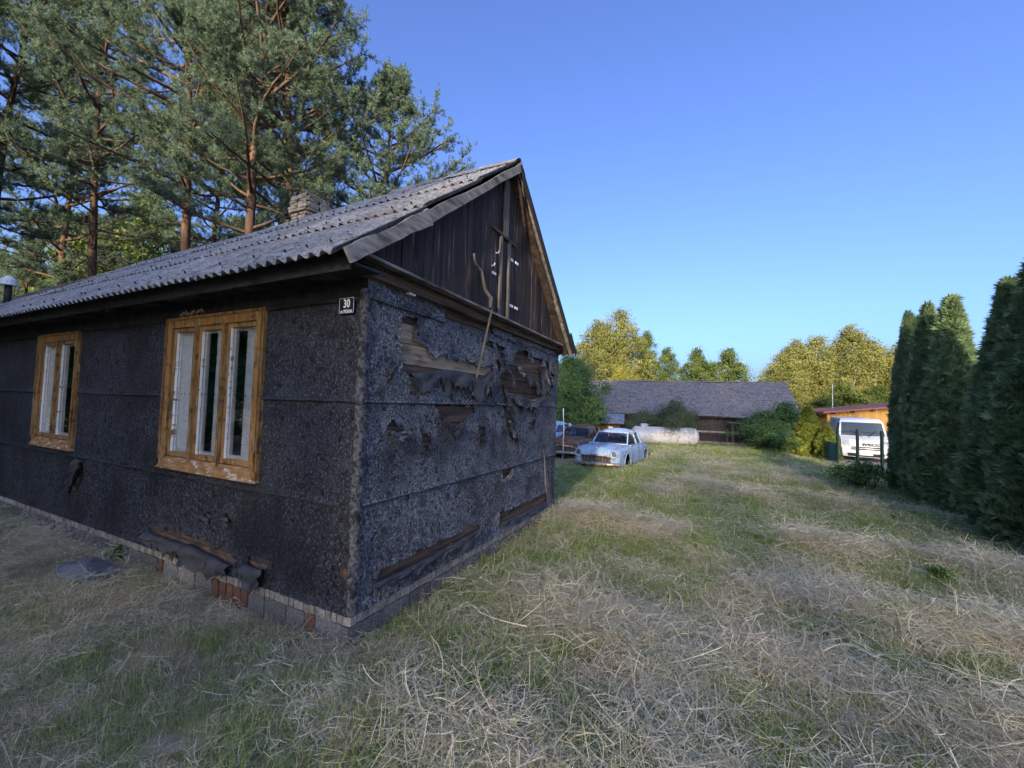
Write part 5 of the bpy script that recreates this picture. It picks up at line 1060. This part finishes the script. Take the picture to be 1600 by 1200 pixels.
# ------------------------------------------------------------------ small things on the ground
M['slab'] = surf('grey_slab', [(.25, (.07, .072, .08)), (.55, (.15, .153, .165)), (.85, (.24, .245, .26))], 6, 6, .7, .4, .01)
zz = gz(-4.75, 4.9)
pts = [(-5.30, 5.02), (-5.02, 5.22), (-4.62, 5.10), (-4.40, 4.88), (-4.46, 4.58), (-4.85, 4.66)]
mb = MB(); mb.add([(x, y, zz + .05 + .03 * math.sin(i * 2.1)) for i, (x, y) in enumerate(pts)] + [(-4.8, 4.9, zz + .10)] + [(x * 1.0, y, zz - .03) for x, y in pts], [(i, (i + 1) % 6, 6) for i in range(6)] + [(i, i + 7, (i + 1) % 6 + 7, (i + 1) % 6) for i in range(6)])
sl = mb.build('grey_slab', M['slab']); tag(sl, 'flat grey slab lying in the grass beside the dark wall', 'slab')
mb = MB(); zz = gz(7.5, 8.2); mb.tube([(7.36, 8.22, zz + .04), (7.45, 8.2, zz + .07), (7.58, 8.15, zz + .05), (7.64, 8.12, zz + .03)], [.02, .055, .05, .015], 7); mb.tube([(7.45, 8.2, zz + .09), (7.40, 8.26, zz + .15)], [.02, .006], 5); bk = mb.build('black_clod', M['tyre'], None, True); tag(bk, 'small black lump lying on the hay near the hedge', 'debris')
for i, (pa, pb) in enumerate((((-14.5, 10.2, 3.75), (-22, 20, 7.0)), ((-14.0, 10.6, 4.1), (-23, 21, 7.6)))):
    mb = MB(); mb.tube([Vector(pa).lerp(Vector(pb), t) - Vector((0, 0, .25 * math.sin(PI * t))) for t in np.linspace(0, 1, 9)], .012, 5); c_ = mb.build('overhead_cable', M['white_wood'], None, True); tag(c_, ('upper' if i else 'lower') + ' pale cable running from the far roof to the pines', 'cable', 'cables at the left edge')

# ------------------------------------------------------------------ grass and hay
def blades(rg, n, kind):
    """a clump of blades: bent ribbons of three segments"""
    if kind == 'hay':
        rad, L_, wd, seg = .34, rg.uniform(.07, .28, n), rg.uniform(.0010, .0026, n), 3; el = rg.normal(.06, .16, n); h0 = np.abs(rg.normal(0, .028, n)) + .004
    elif kind == 'straw':
        rad, L_, wd, seg = .38, rg.uniform(.22, .55, n), rg.uniform(.0022, .0042, n), 3; el = rg.normal(.10, .14, n); h0 = rg.uniform(.02, .07, n)
    elif kind == 'stub':
        rad, L_, wd, seg = .30, rg.uniform(.03, .10, n), rg.uniform(.0010, .0022, n), 2; el = rg.normal(.75, .45, n); h0 = rg.uniform(-.01, .015, n)
    else:
        rad, L_, wd, seg = .24, rg.uniform(.06, .20, n), rg.uniform(.0018, .0036, n), 3; el = rg.normal(1.05, .30, n); h0 = rg.uniform(-.02, .0, n)
    r = rad * np.sqrt(rg.random(n)); a = rg.random(n) * 2 * PI; p = np.stack([r * np.cos(a), r * np.sin(a), h0], 1); az = rg.random(n) * 2 * PI; caz = rg.normal(0, .5, n)
    rows = []
    for k in range(seg + 1):
        d = np.stack([np.cos(az) * np.cos(el), np.sin(az) * np.cos(el), np.sin(el)], 1); sd_ = np.stack([-np.sin(az), np.cos(az), rg.normal(0, .35, n)], 1)
        w = wd * (1 - .75 * k / seg if kind not in ('hay', 'straw') else 1 - .35 * k / seg)
        rows.append((p - sd_ * w[:, None], p + sd_ * w[:, None])); p = p + d * (L_ / seg)[:, None]; az = az + caz / seg; el = el - (rg.uniform(.0, .45, n) if kind == 'grass' else rg.normal(.08, .18, n))
        if kind == 'hay': p[:, 2] = np.maximum(p[:, 2], .002)
    V = np.stack([q for rr in rows for q in rr], 1); m_ = 2 * (seg + 1); base = np.arange(n)[:, None] * m_
    F = np.concatenate([base + np.array([2 * k, 2 * k + 1, 2 * k + 3, 2 * k + 2]) for k in range(seg)], 0); sh = np.clip(rg.normal(.42, .30, n), 0, 1)
    return V.reshape(-1, 3), F, np.repeat(sh, m_)
src = bpy.data.collections.new('grass_clumps')
kinds = ['hay', 'hay', 'hay', 'stub', 'stub', 'grass', 'grass', 'grass', 'straw', 'straw']
for i, kd in enumerate(kinds):
    rg = np.random.default_rng(100 + i); V, F, sh = blades(rg, {'hay': 145, 'stub': 170, 'grass': 120, 'straw': 16}[kd], kd)
    o = bpy.data.objects.new('clump_%02d' % i, np_mesh('clump_%02d' % i, V, F, M[{'hay': 'hay', 'straw': 'hay', 'stub': 'stub', 'grass': 'grassblade'}[kd]], {'shade': sh})); src.objects.link(o)
rg = np.random.default_rng(7); PX = []; PY = []
for (ya, yb, dens) in ((.2, 3.2, 80), (3.2, 5.5, 60), (5.5, 8.5, 40), (8.5, 13, 24), (13, 20, 13), (20, 31, 7)):
    xa, xb = -1.35 * yb - 2.0, 1.35 * yb + 2.0; xa = max(xa, -16); xb = min(xb, 19); n = int((xb - xa) * (yb - ya) * dens); PX.append(rg.uniform(xa, xb, n)); PY.append(rg.uniform(ya, yb, n))
PX = np.concatenate(PX); PY = np.concatenate(PY)
ca, sa = math.cos(HA), math.sin(HA); hx = (PX - HO[0]) * ca + (PY - HO[1]) * sa; hy = -(PX - HO[0]) * sa + (PY - HO[1]) * ca
ok = ~((hx > -.05) & (hx < 5.0) & (hy > -.05)) & (np.abs(PX) < 1.32 * PY + 2.2) & ~((hx > 4.9) & (hy > 2.5))
ok &= ~((PX > 14.4 + (PY - 17) * .4) & (PY > 14)) & ~((PX + 4.85) ** 2 / .2 + (PY - 4.9) ** 2 / .085 < 1)
PX = PX[ok]; PY = PY[ok]; n = len(PX); PZ = ground_z(PX, PY); wr = windrow(PX, PY)
gmap = .55 * fbm(PX * .55, PY * .55, 40) + .45 * fbm(PX * 1.9, PY * 1.9, 50)
bias = np.interp(PY, [0, 3, 6, 9, 14, 20, 30], [.07, .10, .17, .25, .25, .22, .17]) - wr * 2.6 - .26 * np.clip((-PX - .4) / 1.5, 0, 1) * (PY < 7)
gp = np.clip((gmap + bias - .44) * 5.0, .05, .88); u = rg.random(n); left = np.clip((-PX - .2) / 1.6, 0, 1) * (PY < 6)
hayp = np.clip(.62 + wr * 3 - .45 * left + .9 * (fbm(PX * 1.1, PY * 1.1, 60) - .5), .12, 1)
isg = u < gp * .72; ish = (~isg) & (rg.random(n) < hayp)
idx = np.where(isg, 5 + rg.integers(0, 3, n), np.where(ish, rg.integers(0, 3, n), 3 + rg.integers(0, 2, n))).astype(np.int32)
idx = np.where((rg.random(n) < .06) & (left < .5), 8 + rg.integers(0, 2, n), idx).astype(np.int32)
scl = rg.uniform(.75, 1.25, n) * np.interp(PY, [0, 6, 12, 20, 30], [.85, 1.0, 1.25, 1.6, 2.0])
scl = np.where(isg & (PY < 6), scl * .85, scl); scl = np.where(left > .5, scl * .8, scl)
PZ = PZ + np.where(ish, .010 + .03 * rg.random(n) * (wr > .02), 0)
me = bpy.data.meshes.new('grass'); me.vertices.add(n); me.vertices.foreach_set('co', np.stack([PX, PY, PZ], 1).astype(np.float32).ravel())
rot = np.stack([rg.normal(0, .12, n), rg.normal(0, .12, n), rg.random(n) * 2 * PI], 1).astype(np.float32)
at_ = me.attributes.new('rot', 'FLOAT_VECTOR', 'POINT'); at_.data.foreach_set('vector', rot.ravel())
at_ = me.attributes.new('scl', 'FLOAT', 'POINT'); at_.data.foreach_set('value', scl.astype(np.float32))
at_ = me.attributes.new('idx', 'INT', 'POINT'); at_.data.foreach_set('value', idx)
grass = link('grass', me); tag(grass, 'mown dry hay and green grass covering the meadow', 'grass', kind='stuff')
ng = bpy.data.node_groups.new('scatter_grass', 'GeometryNodeTree'); ng.interface.new_socket('Geometry', in_out='INPUT', socket_type='NodeSocketGeometry'); ng.interface.new_socket('Geometry', in_out='OUTPUT', socket_type='NodeSocketGeometry')
gi = ng.nodes.new('NodeGroupInput'); go = ng.nodes.new('NodeGroupOutput'); ip = ng.nodes.new('GeometryNodeInstanceOnPoints'); ci = ng.nodes.new('GeometryNodeCollectionInfo')
ci.inputs['Collection'].default_value = src; ci.inputs['Separate Children'].default_value = True; ci.inputs['Reset Children'].default_value = True; ip.inputs['Pick Instance'].default_value = True
def named(nm, ty):
    nd = ng.nodes.new('GeometryNodeInputNamedAttribute'); nd.data_type = ty; nd.inputs[0].default_value = nm; return nd.outputs[0]
ng.links.new(gi.outputs[0], ip.inputs['Points']); ng.links.new(ci.outputs[0], ip.inputs['Instance']); ng.links.new(named('idx', 'INT'), ip.inputs['Instance Index'])
er = ng.nodes.new('FunctionNodeEulerToRotation'); ng.links.new(named('rot', 'FLOAT_VECTOR'), er.inputs[0]); ng.links.new(er.outputs[0], ip.inputs['Rotation']); ng.links.new(named('scl', 'FLOAT'), ip.inputs['Scale'])
ng.links.new(ip.outputs[0], go.inputs[0])
md = grass.modifiers.new('scatter', 'NODES'); md.node_group = ng
